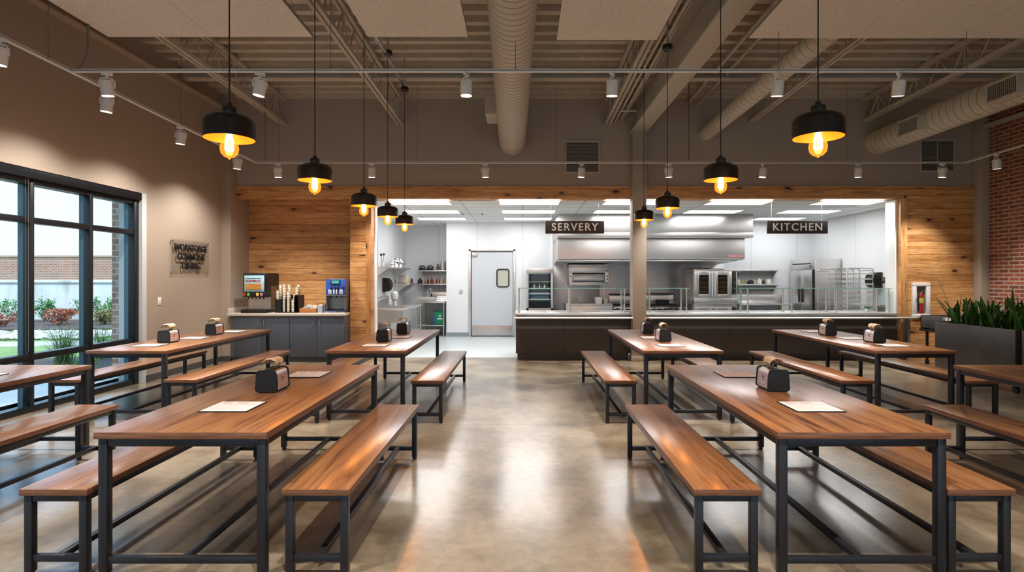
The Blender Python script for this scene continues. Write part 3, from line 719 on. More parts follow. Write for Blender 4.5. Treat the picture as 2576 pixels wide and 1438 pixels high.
# ================================================================== TABLES AND BENCHES
def rect_frame(name, L, w, zt_, tz, leg, rail_h, lab, cat, group, loc):
    """w = half width of the top; local y 0..L; zt_ = height of the top"""
    t = thing(name, lab, cat, loc, 0, group)
    m = MB(); m.box(-w, w, 0, L, zt_-tz, zt_, .002); m.bm.normal_update()
    for f in m.bm.faces: f.material_index = 0 if f.normal.z > .5 else 1
    part('tabletop' if cat == 'table' else 'seat', m, [M['table'], M['edge']], t)
    i = .014; z1 = zt_-tz
    for sx in (-1, 1):
        for y in (i, L-i-leg):
            m = MB(); x0 = sx*(w-i) - (leg if sx > 0 else 0); m.box(x0, x0+leg, y, y+leg, .02, z1, .003)
            m.cyl((x0+leg/2, y+leg/2, 0), (x0+leg/2, y+leg/2, .02), .018, seg=12); part('leg', m, M['iron'], t)
    m = MB(); xx = w-i
    m.box(-xx+leg, xx-leg, i+.004, i+.034, z1-rail_h, z1, .002); m.box(-xx+leg, xx-leg, L-i-.034, L-i-.004, z1-rail_h, z1, .002)
    for sx in (-1, 1):
        a, b = sorted((sx*(xx-.004), sx*(xx-.034))); m.box(a, b, i+leg, L-i-leg, z1-rail_h, z1, .002)
    part('apron', m, M['iron'], t)
    for y in (i+.006, L-i-.036):
        m = MB(); m.box(-xx+leg, xx-leg, y, y+.03, .075, .110, .002); part('end_rail', m, M['iron'], t)
    m = MB(); m.box(-.018, .018, i+.036, L-i-.036, .077, .108, .002); part('stretcher', m, M['iron'], t)
    return t
TG, BG = 'walnut topped dining tables', 'walnut topped benches'
YF, LF, YM, LM_ = 2.96, 2.32, 6.29, 2.64
tf = rect_frame('dining_table', LF, .446, .76, .036, .045, .042, 'walnut table in the left foreground, next to the centre aisle', 'table', TG, (-1.76, YF, 0))
dup(tf, (1.755, YF, 0), label='walnut table in the right foreground, next to the centre aisle')
dup(tf, (-4.39, YF, 0), label='walnut table cut off by the left edge, beside the window')
dup(tf, (4.39, YF, 0), label='walnut table cut off by the right edge of the photo')
tm = rect_frame('dining_table', LM_, .44, .76, .036, .045, .042, 'walnut back-row table left of the aisle, before the drinks counter', 'table', TG, (-1.72, YM, 0))
dup(tm, (1.755, YM, 0), label='walnut back-row table right of the aisle, before the servery counter')
dup(tm, (-4.335, YM, 0), label='walnut back-row table by the window with two napkin boxes')
dup(tm, (4.30, YM, 0), label='walnut back-row table farthest right, near the planters')
bf = rect_frame('bench', 2.01, .1765, .46, .034, .04, .036, 'foreground bench on the aisle side of the left table', 'bench', BG, (-1.072, 2.98, 0))
for x, lab in ((-2.43, 'foreground bench on the window side of the left table'), (1.062, 'foreground bench on the aisle side of the right table'), (2.375, 'foreground bench on the far right side of the right table'),
               (-3.672, 'bench at the left edge, in front of the window table'), (3.632, 'bench at the right edge before the cut off table')):
    dup(bf, (x, 2.98, 0), label=lab)
bm_ = rect_frame('bench', 2.53, .1765, .46, .034, .04, .036, 'back-row bench on the aisle side of the left inner table', 'bench', BG, (-1.02, 6.15, 0))
for x, y, lab in ((-2.35, 6.15, 'back-row bench hidden behind the left inner table'), (-3.69, 6.2, 'back-row bench on the room side of the window table'), (-4.955, 6.2, 'back-row bench between the window and the window table'),
               (1.05, 6.15, 'back-row bench on the aisle side of the right inner table'), (2.39, 6.15, 'back-row bench hidden behind the right inner table'),
               (3.58, 6.15, 'back-row bench on the aisle side of the farthest right table'), (4.925, 6.15, 'back-row bench on the planter side of the farthest right table')):
    dup(bm_, (x, y, 0), label=lab)

# ---------------------------------------------------------------- napkin dispensers
def grid_sheet(fn, nu, nv, th=.0015):
    m = MB(); V = [[None]*(nv+1) for _ in range(nu+1)]; W = [[None]*(nv+1) for _ in range(nu+1)]
    for i in range(nu+1):
        for j in range(nv+1):
            p = Vector(fn(i/nu, j/nv)); V[i][j] = m.bm.verts.new(p); W[i][j] = m.bm.verts.new(p+Vector((th*.6, th*.5, th)))
    for i in range(nu):
        for j in range(nv):
            m.bm.faces.new((V[i][j], V[i+1][j], V[i+1][j+1], V[i][j+1])); m.bm.faces.new((W[i][j], W[i][j+1], W[i+1][j+1], W[i+1][j]))
    return m
def octo(w0, w1, h, c, z0=0):
    return [(-w0/2+c, z0), (w0/2-c, z0), (w0/2-c*.3, z0+c*.3), (w0/2, z0+c), (w1/2, z0+h-c), (w1/2-c*.3, z0+h-c*.3), (w1/2-c, z0+h), (-w1/2+c, z0+h), (-w1/2+c*.3, z0+h-c*.3), (-w1/2, z0+h-c), (-w0/2, z0+c), (-w0/2+c*.3, z0+c*.3)]
def dispenser_proto(lab, loc, side):
    t = thing('napkin_dispenser', lab, 'napkin dispenser', loc, 0, 'table napkin dispensers')
    for y0, y1 in ((-.11, -.095), (.095, .11)):
        m = MB(); m.prism(octo(.156, .140, .152, .022, .004), y0, y1, 'y', .003); part('end_panel', m, M['black'], t)
    m = MB(); m.prism(octo(.148, .130, .143, .024, .008), -.096, .096, 'y'); part('body', m, M['steel'], t)
    m = MB(); m.box(-.06, .06, -.1, .1, 0, .01); part('base', m, M['blackm'], t)
    s = side
    m = MB(); m.mi = 0
    def slanted(ya, yb, za, zb, off):   # on the slanted side wall
        f = lambda z: s*(.0745 - (z-.032)*.0085/.095 + off)
        P = [(f(za), ya, za), (f(za), yb, za), (f(zb), yb, zb), (f(zb), ya, zb)]
        if s > 0: m.face(P)
        else: m.face(P[::-1])
    m.mi = 0; slanted(-.085, .085, .028, .122, .0012)
    m.mi = 1
    for a in ((-.06, .06, .036, .039), (-.06, .06, .108, .111), (-.062, -.059, .036, .111), (.059, .062, .036, .111)): slanted(*a, .002)
    m.mi = 2
    for a in ((-.04, .02, .094, .099), (-.02, .03, .084, .088), (-.03, -.005, .072, .080)): slanted(*a, .002)
    part('advert_card', m, [M['cream'] if s > 0 else M['label_lav'], M['ink'], M['inkb']], t, smooth=False)
    # slot and napkin
    m = MB(); m.box(-.03, .03, -.07, .07, .150, .1525); part('slot', m, M['blackm'], t)
    def fn(u, v):
        K = [(.0, .147), (.026, .168), (.042, .192), (.032, .214), (.004, .226), (-.028, .218), (-.050, .198), (-.060, .180)]
        q = v*(len(K)-1); i = min(int(q), len(K)-2); f = q-i; f = f*f*(3-2*f)*.4+f*.6
        x = K[i][0]*(1-f)+K[i+1][0]*f; z = K[i][1]*(1-f)+K[i+1][1]*f; ww = .034+.034*min(1, v*2.2)
        return (s*x + .005*sin(u*6+v*4), (u-.5)*2*ww + .012*sin(v*3.5), z + .010*sin(u*pi)*v - .004*sin(u*9+v*5))
    part('napkin', grid_sheet(fn, 12, 21), M['napkin'], t)
    return t
D = [(-1.769, 3.97, 'large napkin dispenser on the left foreground table'), (-4.375, 7.01, 'nearer napkin dispenser on the back-row window table'), (-4.34, 8.01, 'farther napkin dispenser on the back-row window table'),
     (-1.748, 7.16, 'nearer napkin dispenser on the back-row left inner table'), (-1.715, 8.18, 'farther napkin dispenser on the back-row left inner table')]
E = [(1.78, 4.0, 'large napkin dispenser on the right foreground table'), (1.77, 7.16, 'nearer napkin dispenser on the back-row right inner table'), (1.79, 8.18, 'farther napkin dispenser on the back-row right inner table'),
     (4.344, 7.01, 'nearer napkin dispenser on the farthest right back-row table'), (4.25, 7.93, 'farther napkin dispenser on the farthest right back-row table')]
for LST, s in ((D, 1), (E, -1)):
    pr = None
    for i, (x, y, lab) in enumerate(LST):
        rz = [0, .03, -.02, .02, -.03][i]
        if pr is None: pr = dispenser_proto(lab, (x, y+.11, .76), s)
        else: dup(pr, (x, y+.11, .76), rz, lab)
# ---------------------------------------------------------------- menus
t = thing('menu_card', 'menu card in front of the dispenser, left foreground table', 'menu', (-1.775, 3.54, .76), 0, 'menu cards on tables')
m = MB(); m.box(-.147, .147, -.14, .14, 0, .005, .0015); part('backing_board', m, M['blackm'], t)
m = MB(); m.box(-.138, .138, -.131, .131, .005, .0062)
part('sheet', m, M['paper'], t)
m = MB()
for (x0, x1, y0, y1) in ((-.11, -.05, .07, .105), (-.02, .05, .07, .105), (-.11, .11, .05, .054), (-.11, .02, -.02, -.016), (-.11, .10, -.05, -.046), (-.11, .08, -.08, -.076), (-.11, .10, .02, .024)): m.box(x0, x1, y0, y1, .0062, .0065)
part('printing', m, plain('menu_print', srgb(206,184,172), .6), t)
mp = t
for x, y, rz, lab in ((-1.76, 4.73, 0, 'menu card behind the dispenser, left foreground table'), (1.765, 3.54, 0, 'menu card in front of the dispenser, right foreground table'), (1.755, 4.73, 0, 'menu card behind the dispenser, right foreground table'),
    (-4.395, 4.63, 0, 'menu card on the table cut off by the left edge'),
    (-4.395, 6.79, .05, 'nearest menu card on the back-row window table'), (-4.345, 7.62, 0, 'middle menu card on the back-row window table'), (-4.30, 8.55, 0, 'farthest menu card on the back-row window table'),
    (-1.735, 6.80, 0, 'nearer menu card on the back-row left inner table'), (-1.655, 7.74, 0, 'farther menu card on the back-row left inner table'),
    (1.735, 6.78, 0, 'nearer menu card on the back-row right inner table'), (1.724, 7.69, 0, 'farther menu card on the back-row right inner table'),
    (4.35, 6.78, 0, 'nearest menu card on the farthest right back-row table'), (4.32, 7.59, 0, 'middle menu card on the farthest right back-row table'), (4.33, 8.55, 0, 'farthest menu card on the farthest right back-row table')):
    dup(mp, (x, y, .76), rz, lab)
# ================================================================== SIGNS AND WALL FITTINGS
t = thing('wall_sign', 'clear acrylic wall sign reading WORKFORCE COMMONS DINING', 'sign', (XL, 9.735, 1.905), pi/2)
# local x -> +Y, local y -> -X (towards the wall), faces -y (the room)
m = MB(); m.box(-.555, .555, -.030, -.022, -.285, .285, .002); part('acrylic_plate', m, M['acrylic'], t)
m = MB()
for x in (-.52, .52):
    for z in (-.25, .25): m.cyl((x, -.042, z), (x, 0, z), .012, seg=12)
part('standoffs', m, M['chrome'], t)
for s_, z in (('WORKFORCE', .150), ('COMMONS', .0), ('DINING', -.150)):
    me = text_mesh(s_, .152, plain('sign_letter_black', srgb(24,22,22), .5) if 'sign_letter_black' not in bpy.data.materials else bpy.data.materials['sign_letter_black'], .005, .0035, spacing=1.02)
    link('lettering', me, t, (0, -.036, z), (pi/2, 0, 0))
m = MB(); t = thing('light_switch', 'white light switch on the left wall under the sign', 'switch', (XL, 8.93, 1.2), pi/2)
m.box(-.04, .04, -.007, 0, -.06, .06, .002); part('plate', m, M['socket'], t)
m = MB(); m.box(-.012, .012, -.012, -.007, -.03, .03, .002); part('rocker', m, M['socket'], t)
t = thing('light_switch', 'steel switch plate on the kitchen wall left of the door', 'switch', (PX(1160, YK), YK, PZ(733, YK)))
m = MB(); m.box(-.045, .045, -.008, 0, -.065, .065, .002); part('plate', m, M['steel'], t)
m = MB(); m.box(-.012, .012, -.014, -.008, -.03, .03, .002); part('rocker', m, M['socket'], t)
def hang_sign(word, x0, x1, lab, rods):
    Y = 11.32; t = thing('hanging_sign', lab, 'sign', ((PX(x0,Y)+PX(x1,Y))/2, Y, (PZ(555.5,Y)+PZ(587.5,Y))/2))
    w, h = (PX(x1,Y)-PX(x0,Y))/2, (PZ(555.5,Y)-PZ(587.5,Y))/2
    m = MB(); m.box(-w, w, -.015, .015, -h, h, .002); part('board', m, M['sign'], t)
    link('lettering', text_mesh(word, .204, M['signtext'], .003, .003, spacing=1.2), t, (0, -.018, -.0), (pi/2, 0, 0))
    for rx in rods:
        m = MB(); x = PX(rx, Y)-t.location.x; m.cyl((x, 0, h), (x, 0, 3.05-t.location.z), .005, seg=8); part('hanging_rod', m, M['pipe'], t)
hang_sign('SERVERY', 1372, 1519.5, 'dark hanging sign reading SERVERY', (1386, 1505))
hang_sign('KITCHEN', 1929.5, 2081.5, 'dark hanging sign reading KITCHEN', (1941, 2066))
# fire extinguisher cabinet
Yc = YB-.05; x0, x1, z0, z1 = PX(2292, Yc), PX(2336, Yc), PZ(797, Yc), PZ(711, Yc)
t = thing('extinguisher_cabinet', 'white framed fire extinguisher cabinet on the pine wall', 'cabinet', ((x0+x1)/2, Yc, z0))
w, h = (x1-x0)/2, z1-z0
m = MB(); 
for a in ((-w, w, 0, .065), (-w, w, h-.065, h), (-w, -w+.075, .065, h-.065), (w-.075, w, .065, h-.065)): m.box(a[0], a[1], -.05, 0, a[2], a[3], .004)
part('door_frame', m, M['white'], t)
m = MB(); m.box(-w+.07, w-.07, -.004, -.001, .06, h-.06); part('back_panel', m, plain('cabinet_inside', srgb(120,112,106), .7), t)
m = MB(); m.face([(-w+.07, -.048, .06), (w-.07, -.048, .06), (w-.07, -.048, h-.06), (-w+.07, -.048, h-.06)]); part('window_pane', m, M['gglass'], t)
m = MB(); m.box(-w+.05, -w+.06, -.065, -.05, h*.45, h*.55, .002); part('latch', m, M['chrome'], t)
e = thing('fire_extinguisher', 'red fire extinguisher with yellow label inside the white cabinet', 'fire extinguisher', ((x0+x1)/2+.01, Yc-.026, z0+.066))
red = plain('extinguisher_red', srgb(176,34,40), .3)
m = MB(); m.lathe([(0,0),(.020,0),(.0205,.01),(.0205,.33),(.016,.36),(.008,.375),(0,.375)], 20, Matrix.Scale(2.1, 4, (1,0,0))); part('cylinder', m, red, e)
m = MB(); m.lathe([(.0208,.20),(.0212,.205),(.0212,.29),(.0208,.295)], 20, Matrix.Scale(2.1, 4, (1,0,0))); part('label_band', m, plain('extinguisher_label', srgb(206,190,70), .5), e)
m = MB(); m.cyl((0,0,.37), (0,0,.41), .012, seg=10); m.bar((-.01,0,.415), (.075,0,.455), .012, .008); m.bar((-.01,0,.405), (.065,0,.41), .012, .008); part('handle', m, M['pipe'], e)
m = MB(); m.tube([(-.01,0,.40), (-.045,0,.38), (-.052,0,.3), (-.05,0,.12), (-.048,0,.06)], .007, 6); part('hose', m, M['black'], e)

# ================================================================== DRINKS COUNTER
CX0, CX1, YC = -5.40, -3.29, 10.65
for k, (a, b, lab) in enumerate(((CX0, -4.311, 'slate grey base cabinet at left under the soda machine'), (-4.311, CX1, 'slate grey base cabinet at right under the tea dispenser'))):
    t = thing('base_cabinet', lab, 'cabinet', ((a+b)/2, YC, 0), 0, 'drinks counter cabinets')
    w = (b-a)/2
    m = MB(); m.box(-w, w, .022, .84, .1, .855); part('body', m, M['cab'], t)
    m = MB(); m.box(-w, w, .075, .84, 0, .1); part('toe_kick', m, M['base'], t)
    e0 = .07 if k == 0 else .004
    for dx0, dx1, hx in ((-w+e0, -.003+e0/2, -.05+e0/2), (.003+e0/2, w-.004, .05+e0/2)):
        m = MB(); m.box(dx0, dx1, 0, .02, .105, .845, .002); dd = part('door', m, M['cab'], t)
        m = MB(); m.tube([(hx, 0, .675), (hx, -.028, .68), (hx, -.03, .69), (hx, -.03, .775), (hx, -.028, .785), (hx, 0, .79)], .005, 8); part('handle', m, M['chrome'], dd)
    if k == 0:
        m = MB(); m.box(-w, -w+.066, .004, .022, .1, .855); part('filler_panel', m, M['cab'], t)
t = thing('countertop', 'pale speckled countertop of the drinks station', 'countertop', (-4.35, YC, .86))
m = MB(); m.box(CX0-.06+4.35, CX1-.005+4.35, -.025, .845, -.005, .045, .004); part('slab', m, M['quartz'], t)
m = MB(); m.box(CX0-.06+4.35, CX0-.045+4.35, 0.02, .845, .045, .14, .002); m.box(CX0-.05+4.35, CX1-.005+4.35, .828, .845, .045, .14, .002); m.box(CX1-.02+4.35, CX1-.005+4.35, .4, .83, .045, .14, .002); part('splash', m, M['quartz'], t)
ZC = .905
# soda machine
t = thing('soda_dispenser', 'black soda fountain with picture panel at the left end', 'soda machine', (-4.985, 10.74, ZC))
w = .225
m = MB(); m.prism([(0, .37), (-.0, .40), (.0, .72), (.02, .745), (.50, .745), (.52, .72), (.52, .37)], -w, w, 'x', .01); part('upper_body', m, M['black'], t)
m = MB(); m.box(-w+.03, w-.0, .15, .52, .06, .37); part('splash_panel', m, M['steel'], t)
m = MB(); m.box(-w-.02, w, -.06, .52, 0, .065, .008); part('drip_tray', m, M['black'], t)
m = MB(); m.box(w-.001, w+.004, .16, .50, .06, .50); part('side_panel', m, plain('soda_side', srgb(120,104,90), .4, .6), t)
m = MB(); m.box(-w, w+.005, -.005, .16, .30, .385, .008); part('valve_bar', m, M['black'], t)
m = MB(); m.box(-w+.025, w-.055, -.008, 0, .40, .70, .003); part('picture_panel', m, plain('soda_panel_blue', srgb(160,196,206), .4, var=.12, vscale=14), t)
m = MB()
m.box(-w+.045, w-.11, -.012, -.008, .445, .55); part('picture_photo', m, plain('soda_panel_food', srgb(186,128,62), .5, var=.5, vscale=60), t)
me = text_mesh('BURRMICO', .055, plain('soda_lettering_red', srgb(150,26,24), .5), .001, .002); link('lettering', me, t, (-.035, -.0095, .597), (pi/2,0,0))
m = MB(); m.box(-w+.045, w-.12, -.0115, -.008, .642, .652); m.box(-w+.05, w-.10, -.0115, -.008, .425, .433); part('caption_lines', m, plain('soda_caption', srgb(60,70,50), .5), t)
for x, c in ((-.20, (176,44,36)), (-.125, (96,176,72)), (.045, (214,196,70)), (.118, (196,120,180))):
    m = MB(); m.box(x-.024, x+.024, -.012, -.004, .315, .375, .003); part('flavour_button', m, plain('flavour_%d' % c[0], srgb(*c), .4), t)
m = MB()
for x in (-.15, -.085, -.01, .06, .13): m.cyl((x, .06, .31), (x, .06, .265), .014, .010, seg=10)
part('nozzles', m, M['black'], t)
# tea dispenser
t = thing('tea_dispenser', 'blue fronted drink dispenser with small green screen', 'drink dispenser', (-3.505, 10.80, ZC))
w = .185
m = MB(); m.box(-w, w, .14, .42, .0, .635, .006); m.box(-w, -w+.02, 0, .14, .05, .635); m.box(w-.02, w, 0, .14, .05, .635); part('cabinet', m, plain('dispenser_grey', srgb(120,118,120), .35, .5), t)
m = MB(); m.box(-w+.006, w-.006, -.012, .14, .34, .625, .006); part('front_panel', m, plain('dispenser_blue', srgb(44,84,176), .35, var=.35, vscale=9), t)
m = MB(); m.box(-.09, .09, -.022, -.012, .53, .62, .008); part('screen_bezel', m, M['black'], t)
m = MB(); m.box(-.07, .07, -.025, -.022, .550, .607); part('screen', m, emis('dispenser_screen', srgb(90,176,168), .8), t)
m = MB()
for i, x in enumerate((-.12, -.085, -.03, .02, .09, .125)): m.box(x-.012, x+.012, -.018, -.012, .35, .44, .002)
part('white_stripes', m, plain('stripe_white', srgb(220,224,230), .4), t)
for x in (-.07, .0, .05, .15):
    m = MB(); m.box(x-.016, x+.016, -.020, -.012, .43, .49, .002); part('dark_stripe', m, M['black'], t)
m = MB(); m.box(-w-.004, w+.004, -.02, .14, .325, .34, .002); part('shelf_lip', m, M['pipe'], t)
m = MB(); m.box(-w+.02, w-.02, .13, .141, .07, .33); part('recess_back', m, plain('dispenser_recess', srgb(150,160,160), .25, .4), t)
m = MB()
for x in (-.1, 0, .1): m.cyl((x, .05, .325), (x, .05, .28), .012, seg=8)
part('nozzles', m, M['black'], t)
m = MB(); m.box(-w, w, -.04, .14, .0, .05, .006); part('drip_tray', m, plain('tray_navy', srgb(24,34,70), .3), t)
m = MB(); m.box(-w, w, -.046, -.040, .008, .028, .002); part('tray_trim', m, M['chrome'], t)
# cup organiser
t = thing('cup_organiser', 'black countertop organiser full of paper cup stacks', 'cup holder', (-4.42, 10.80, ZC))
m = MB()
m.box(-.22, .22, -.0, .30, 0, .015); m.box(-.22, -.10, 0, .004, .015, .25); 
for x in (-.22, -.105, -.03, .06, .14, .215): m.box(x-.003, x+.003, .0, .28, .015, .27 if x < .1 else .33)
m.box(-.22, .22, .28, .286, .015, .33); part('rack', m, M['black'], t)
m = MB(); m.box(-.235, -.108, -.0, .285, .248, .254); part('upper_shelf', m, M['black'], t)
cupm = {}
def cup_stack(x, y, z, h, r=.040, lab='', tall=False):
    key = round(h, 2)
    if key not in cupm:
        m = MB(); n = int(h/.045); prof = [(0, 0), (r*.78, 0)]
        for i in range(n): z0 = i*h/n; prof += [(r*.80 + (r*.16)*(i/n), z0+.003), (r*.86 + r*.16*(i/n)*.4, z0+h/n-.006), (r*.98, z0+h/n-.005), (r*.98, z0+h/n)]
        prof += [(0, h)]
        m.lathe(prof, 20); cupm[key] = m.mesh('cup_stack', plain('paper_cup_print', srgb(214,204,182), .6, var=.18, vscale=55) if 'paper_cup_print' not in bpy.data.materials else bpy.data.materials['paper_cup_print'])
    o = link('paper_cup_stack', cupm[key], None, (x, y, z)); tag(o, lab, 'paper cups', 'paper cup stacks'); return o
for i, (px, top, base, dy, lab) in enumerate(((699, 730, 746, .10, 'short cup stack on top at the left of the organiser'), (706, 716, 746, .20, 'cup stack behind the short one at top left of the organiser'),
      (715.5, 714.5, 785, .06, 'tall narrow cup stack with printed pattern, third from the left'), (726, 733, 785.5, .04, 'thick white cup stack in the middle of the organiser'), (728, 715.5, 760, .20, 'tall cup stack rising behind the thick middle one'),
      (737.5, 753, 785.5, .04, 'short white cup stack at the right front'), (742, 739, 775, .14, 'medium cup stack at the right, behind the short one'), (747.5, 721, 765, .19, 'tall cup stack at the right rear'), (751.5, 715, 755, .25, 'tallest cup stack at the far right rear'),
      (699.5, 752, 783, .04, 'cup stack inside the lower left compartment'))):
    Y = 10.80+dy; z1, z0 = PZ(top, Y), PZ(base, Y)
    if i in (0, 1): z0 = ZC+.255
    elif i != 9: z0 = ZC+.016
    cup_stack(PX(px, Y) + (0 if i != 9 else 0), Y, z0, z1-z0, .033, lab)
# condiment basket
Y = 10.80
t = thing('condiment_basket', 'small wicker basket of packets between cups and dispenser', 'basket', (PX(774, Y), Y+.09, ZC))
m = MB(); wv = plain('wicker', srgb(170,106,52), .7, bump=.8, bscale=120)
for a in ((-.155, .155, -.09, -.078), (-.155, .155, .078, .09), (-.155, -.143, -.078, .078), (.143, .155, -.078, .078)): m.box(a[0], a[1], a[2], a[3], 0, .085, .004)
m.box(-.15, .15, -.085, .085, 0, .01); part('basket', m, wv, t)
for i, (dx, dy, w_, h_, c) in enumerate(((-.01, .03, .10, .15, (206,202,196)), (.09, .03, .09, .14, (214,206,196)), (-.10, 0, .06, .10, (180,172,164)), (.0, -.03, .06, .10, (28,96,124)), (.045, -.04, .04, .09, (220,220,214)))):
    m = MB(); m.box(dx-w_/2, dx+w_/2, dy-.012, dy+.012, .012, h_, .010); o = link('condiment_packet', m.mesh('condiment_packet', plain('packet_%d' % i, srgb(*c), .5)), None, t.location)
    tag(o, ['white packet pile standing tall in the basket', 'pale patterned packets at the right of the basket', 'grey packets at the left of the basket', 'blue packet in the middle of the basket', 'little white packet at the basket front'][i], 'packet', 'packets in the basket')
t = thing('straw_box', 'pale blue plastic container of lids right of the basket', 'container', (PX(804, Y), Y+.06, ZC))
m = MB(); m.prism(rrect(-.045, .045, -.045, .045, .012), 0, .13, 'z'); part('container', m, plain('frosted_blue_plastic', srgb(150,168,184), .3), t)
m = MB(); m.sphere((-.01, -.01, .14), .022, 1); m.sphere((.02, .01, .14), .02, 1); part('contents', m, M['white'], t)
t = thing('straw_box', 'dark box beside the blue fronted dispenser', 'container', (PX(816, Y)-.012, Y+.2, ZC))
m = MB(); m.box(-.04, .04, -.05, .05, 0, .15, .003); part('container', m, plain('dark_brown_box', srgb(58,44,34), .6), t)

# ================================================================== SERVING COUNTERS
def counter(lab, x0, x1, xs0, xs1, wells, seams):
    t = thing('serving_counter', lab, 'counter', (x0, YB-.03, 0))
    W = x1-x0
    m = MB(); m.box(0, W, 0, .9, .125, .85, .002)
    part('body', m, M['counter_face'], t)
    m = MB()
    for s_ in seams: m.box(s_-.0025, s_+.0025, -.002, .0, .127, .79)
    if seams: part('panel_seam', m, M['blackm'], t)
    m = MB(); m.box(.03, W-.02, .06, .85, 0, .125); part('toe_kick', m, M['base'], t)
    m = MB(); m.box(xs0-x0, W+.0 if xs1 > x1 else xs1-x0, -.06, 1.0, .85, .89, .004); part('worktop', m, M['steel'], t)
    m = MB(); m.box(xs0-x0-.01, xs1-x0, -.25, -.062, .795, .828, .010); m.cyl((xs0-x0-.01, -.25, .811), (xs1-x0, -.25, .811), .0175, seg=14)
    k = .25
    part('tray_slide', m, M['steel'], t)
    for a, b in wells:
        m = MB(); y0, y1 = .30, .85
        for q in ((a, b, y0, y0+.02), (a, b, y1-.02, y1), (a, a+.02, y0, y1), (b-.02, b, y0, y1)): m.box(q[0]-x0, q[1]-x0, q[2], q[3], .888, .898, .003)
        wl = part('food_well', m, M['steel'], t)
        m = MB(); m.box(a-x0+.02, b-x0-.02, y0+.02, y1-.02, .8895, .8915); part('well_lid', m, M['pipe'], wl)
    return t
c1 = counter('left serving counter, charcoal front and steel top', -.131, 2.045, -.145, 2.045, [(.05, .5), (.6, 1.1), (1.2, 1.8)], [.93])
c2 = counter('right serving counter, charcoal front and steel top', 2.325, 7.13, 2.325, 7.36, [(2.6, 3.1), (4.2, 4.8), (4.9, 5.5), (5.6, 6.1)], [1.6, 3.2])
m = MB(); m.box(7.20-2.325, 7.245-2.325, -.20, -.02, 0, .79, .003); part('end_bracket', m, M['steel_v'], c2)
def guard(lab, x0, x1, posts, Yg=11.12, Yr=11.50):
    zg = 1.352
    t = thing('sneeze_guard', lab, 'sneeze guard', (x0, Yg, .89))
    zt_ = zg-.89
    m = MB(); m.box(0, x1-x0, -.05, Yr-Yg+.05, zt_, zt_+.010, .001); part('top_glass', m, M['gglass'], t)
    m = MB(); m.box(0, x1-x0, -.053, -.050, zt_, zt_+.011); m.box(0, x1-x0, Yr-Yg+.05, Yr-Yg+.053, zt_, zt_+.011); part('glass_edge', m, M['glassedge'], t)
    for px in posts:
        x = px
        for y in (0, Yr-Yg):
            m = MB(); m.cyl((x-x0, y, 0), (x-x0, y, zt_), .013, seg=12); m.cyl((x-x0, y, 0), (x-x0, y, .012), .03, seg=14); m.cyl((x-x0, y, .05), (x-x0, y, .065), .017, seg=12)
            m.cyl((x-x0, y, zt_-.04), (x-x0, y, zt_-.015), .018, seg=12); part('post', m, M['pipe'], t)
    for x in (0.03, x1-x0-.03):
        m = MB(); m.box(x-.003, x+.003, .02, Yr-Yg-.02, .05, zt_-.01); part('end_glass', m, M['gglass'], t)
        m = MB(); m.box(x-.0032, x+.0032, .012, .02, .05, zt_-.01); part('end_glass_edge', m, M['glassedge'], t)
    return t
guard('glass sneeze guard on the left serving counter', PX(1302,11.12), PX(1576,11.12), [PX(1305.5,11.12)+.0, PX(1434.5,11.12), PX(1571,11.12)])
guard('short glass sneeze guard just right of the column', PX(1629,11.12), PX(1732,11.12), [PX(1634,11.12), PX(1727,11.12)])
guard('long glass sneeze guard under the kitchen sign', PX(1862,11.12), PX(2240,11.12), [PX(1881,11.12), PX(1992,11.12), PX(2104,11.12), PX(2236,11.12)])
# things on the counter
def lobj(name, prof, mat, loc, lab, cat, group=None, seg=20, Mx=None):
    m = MB(); m.lathe(prof, seg, Mx); o = link(name, m.mesh(name, mat), None, loc); tag(o, lab, cat, group); return o
leafm = plain('leaf_green', srgb(62,98,52), .5)
t = thing('potted_herb', 'tiny green potted herb on the right end of the counter', 'plant', (PX(2185,11.5), 11.55, .89))
m = MB(); m.lathe([(0,0),(.03,0),(.04,.05),(.036,.05),(.03,.01),(0,.01)], 16); part('pot', m, M['pipe'], t)
m = MB()
for i in range(26):
    a = random.random()*6.28; r = .05+.05*random.random(); z = .06+.05*random.random()
    m.bar((cos(a)*.01, sin(a)*.01, .04), (cos(a)*r, sin(a)*r, z), .003, .003); m.sphere((cos(a)*r, sin(a)*r, z), .017, 1, (1,1,.4))
part('leaves', m, leafm, t)
t = thing('wire_basket', 'small grey basket of wrapped items at the counter right end', 'basket', (PX(2221,11.5), 11.6, .89))
m = MB(); 
for i in range(9): m.bar((-.11+i*.0275, -.07, 0), (-.11+i*.0275, -.07, .12), .004, .004); m.bar((-.11+i*.0275, .07, 0), (-.11+i*.0275, .07, .12), .004, .004)
for z in (.004, .04, .08, .12):
    m.tube([(-.11,-.07,z), (.11,-.07,z), (.11,.07,z), (-.11,.07,z)], .003, 5, closed=True)
part('wires', m, M['pipe'], t)
m = MB(); random.seed(3)
for i in range(9): m.box(-.10+.02*i, -.085+.02*i, -.06, .05, .006, .09+random.random()*.05, .002)
part('wrapped_items', m, plain('wrapped_grey', srgb(150,150,148), .6), t)

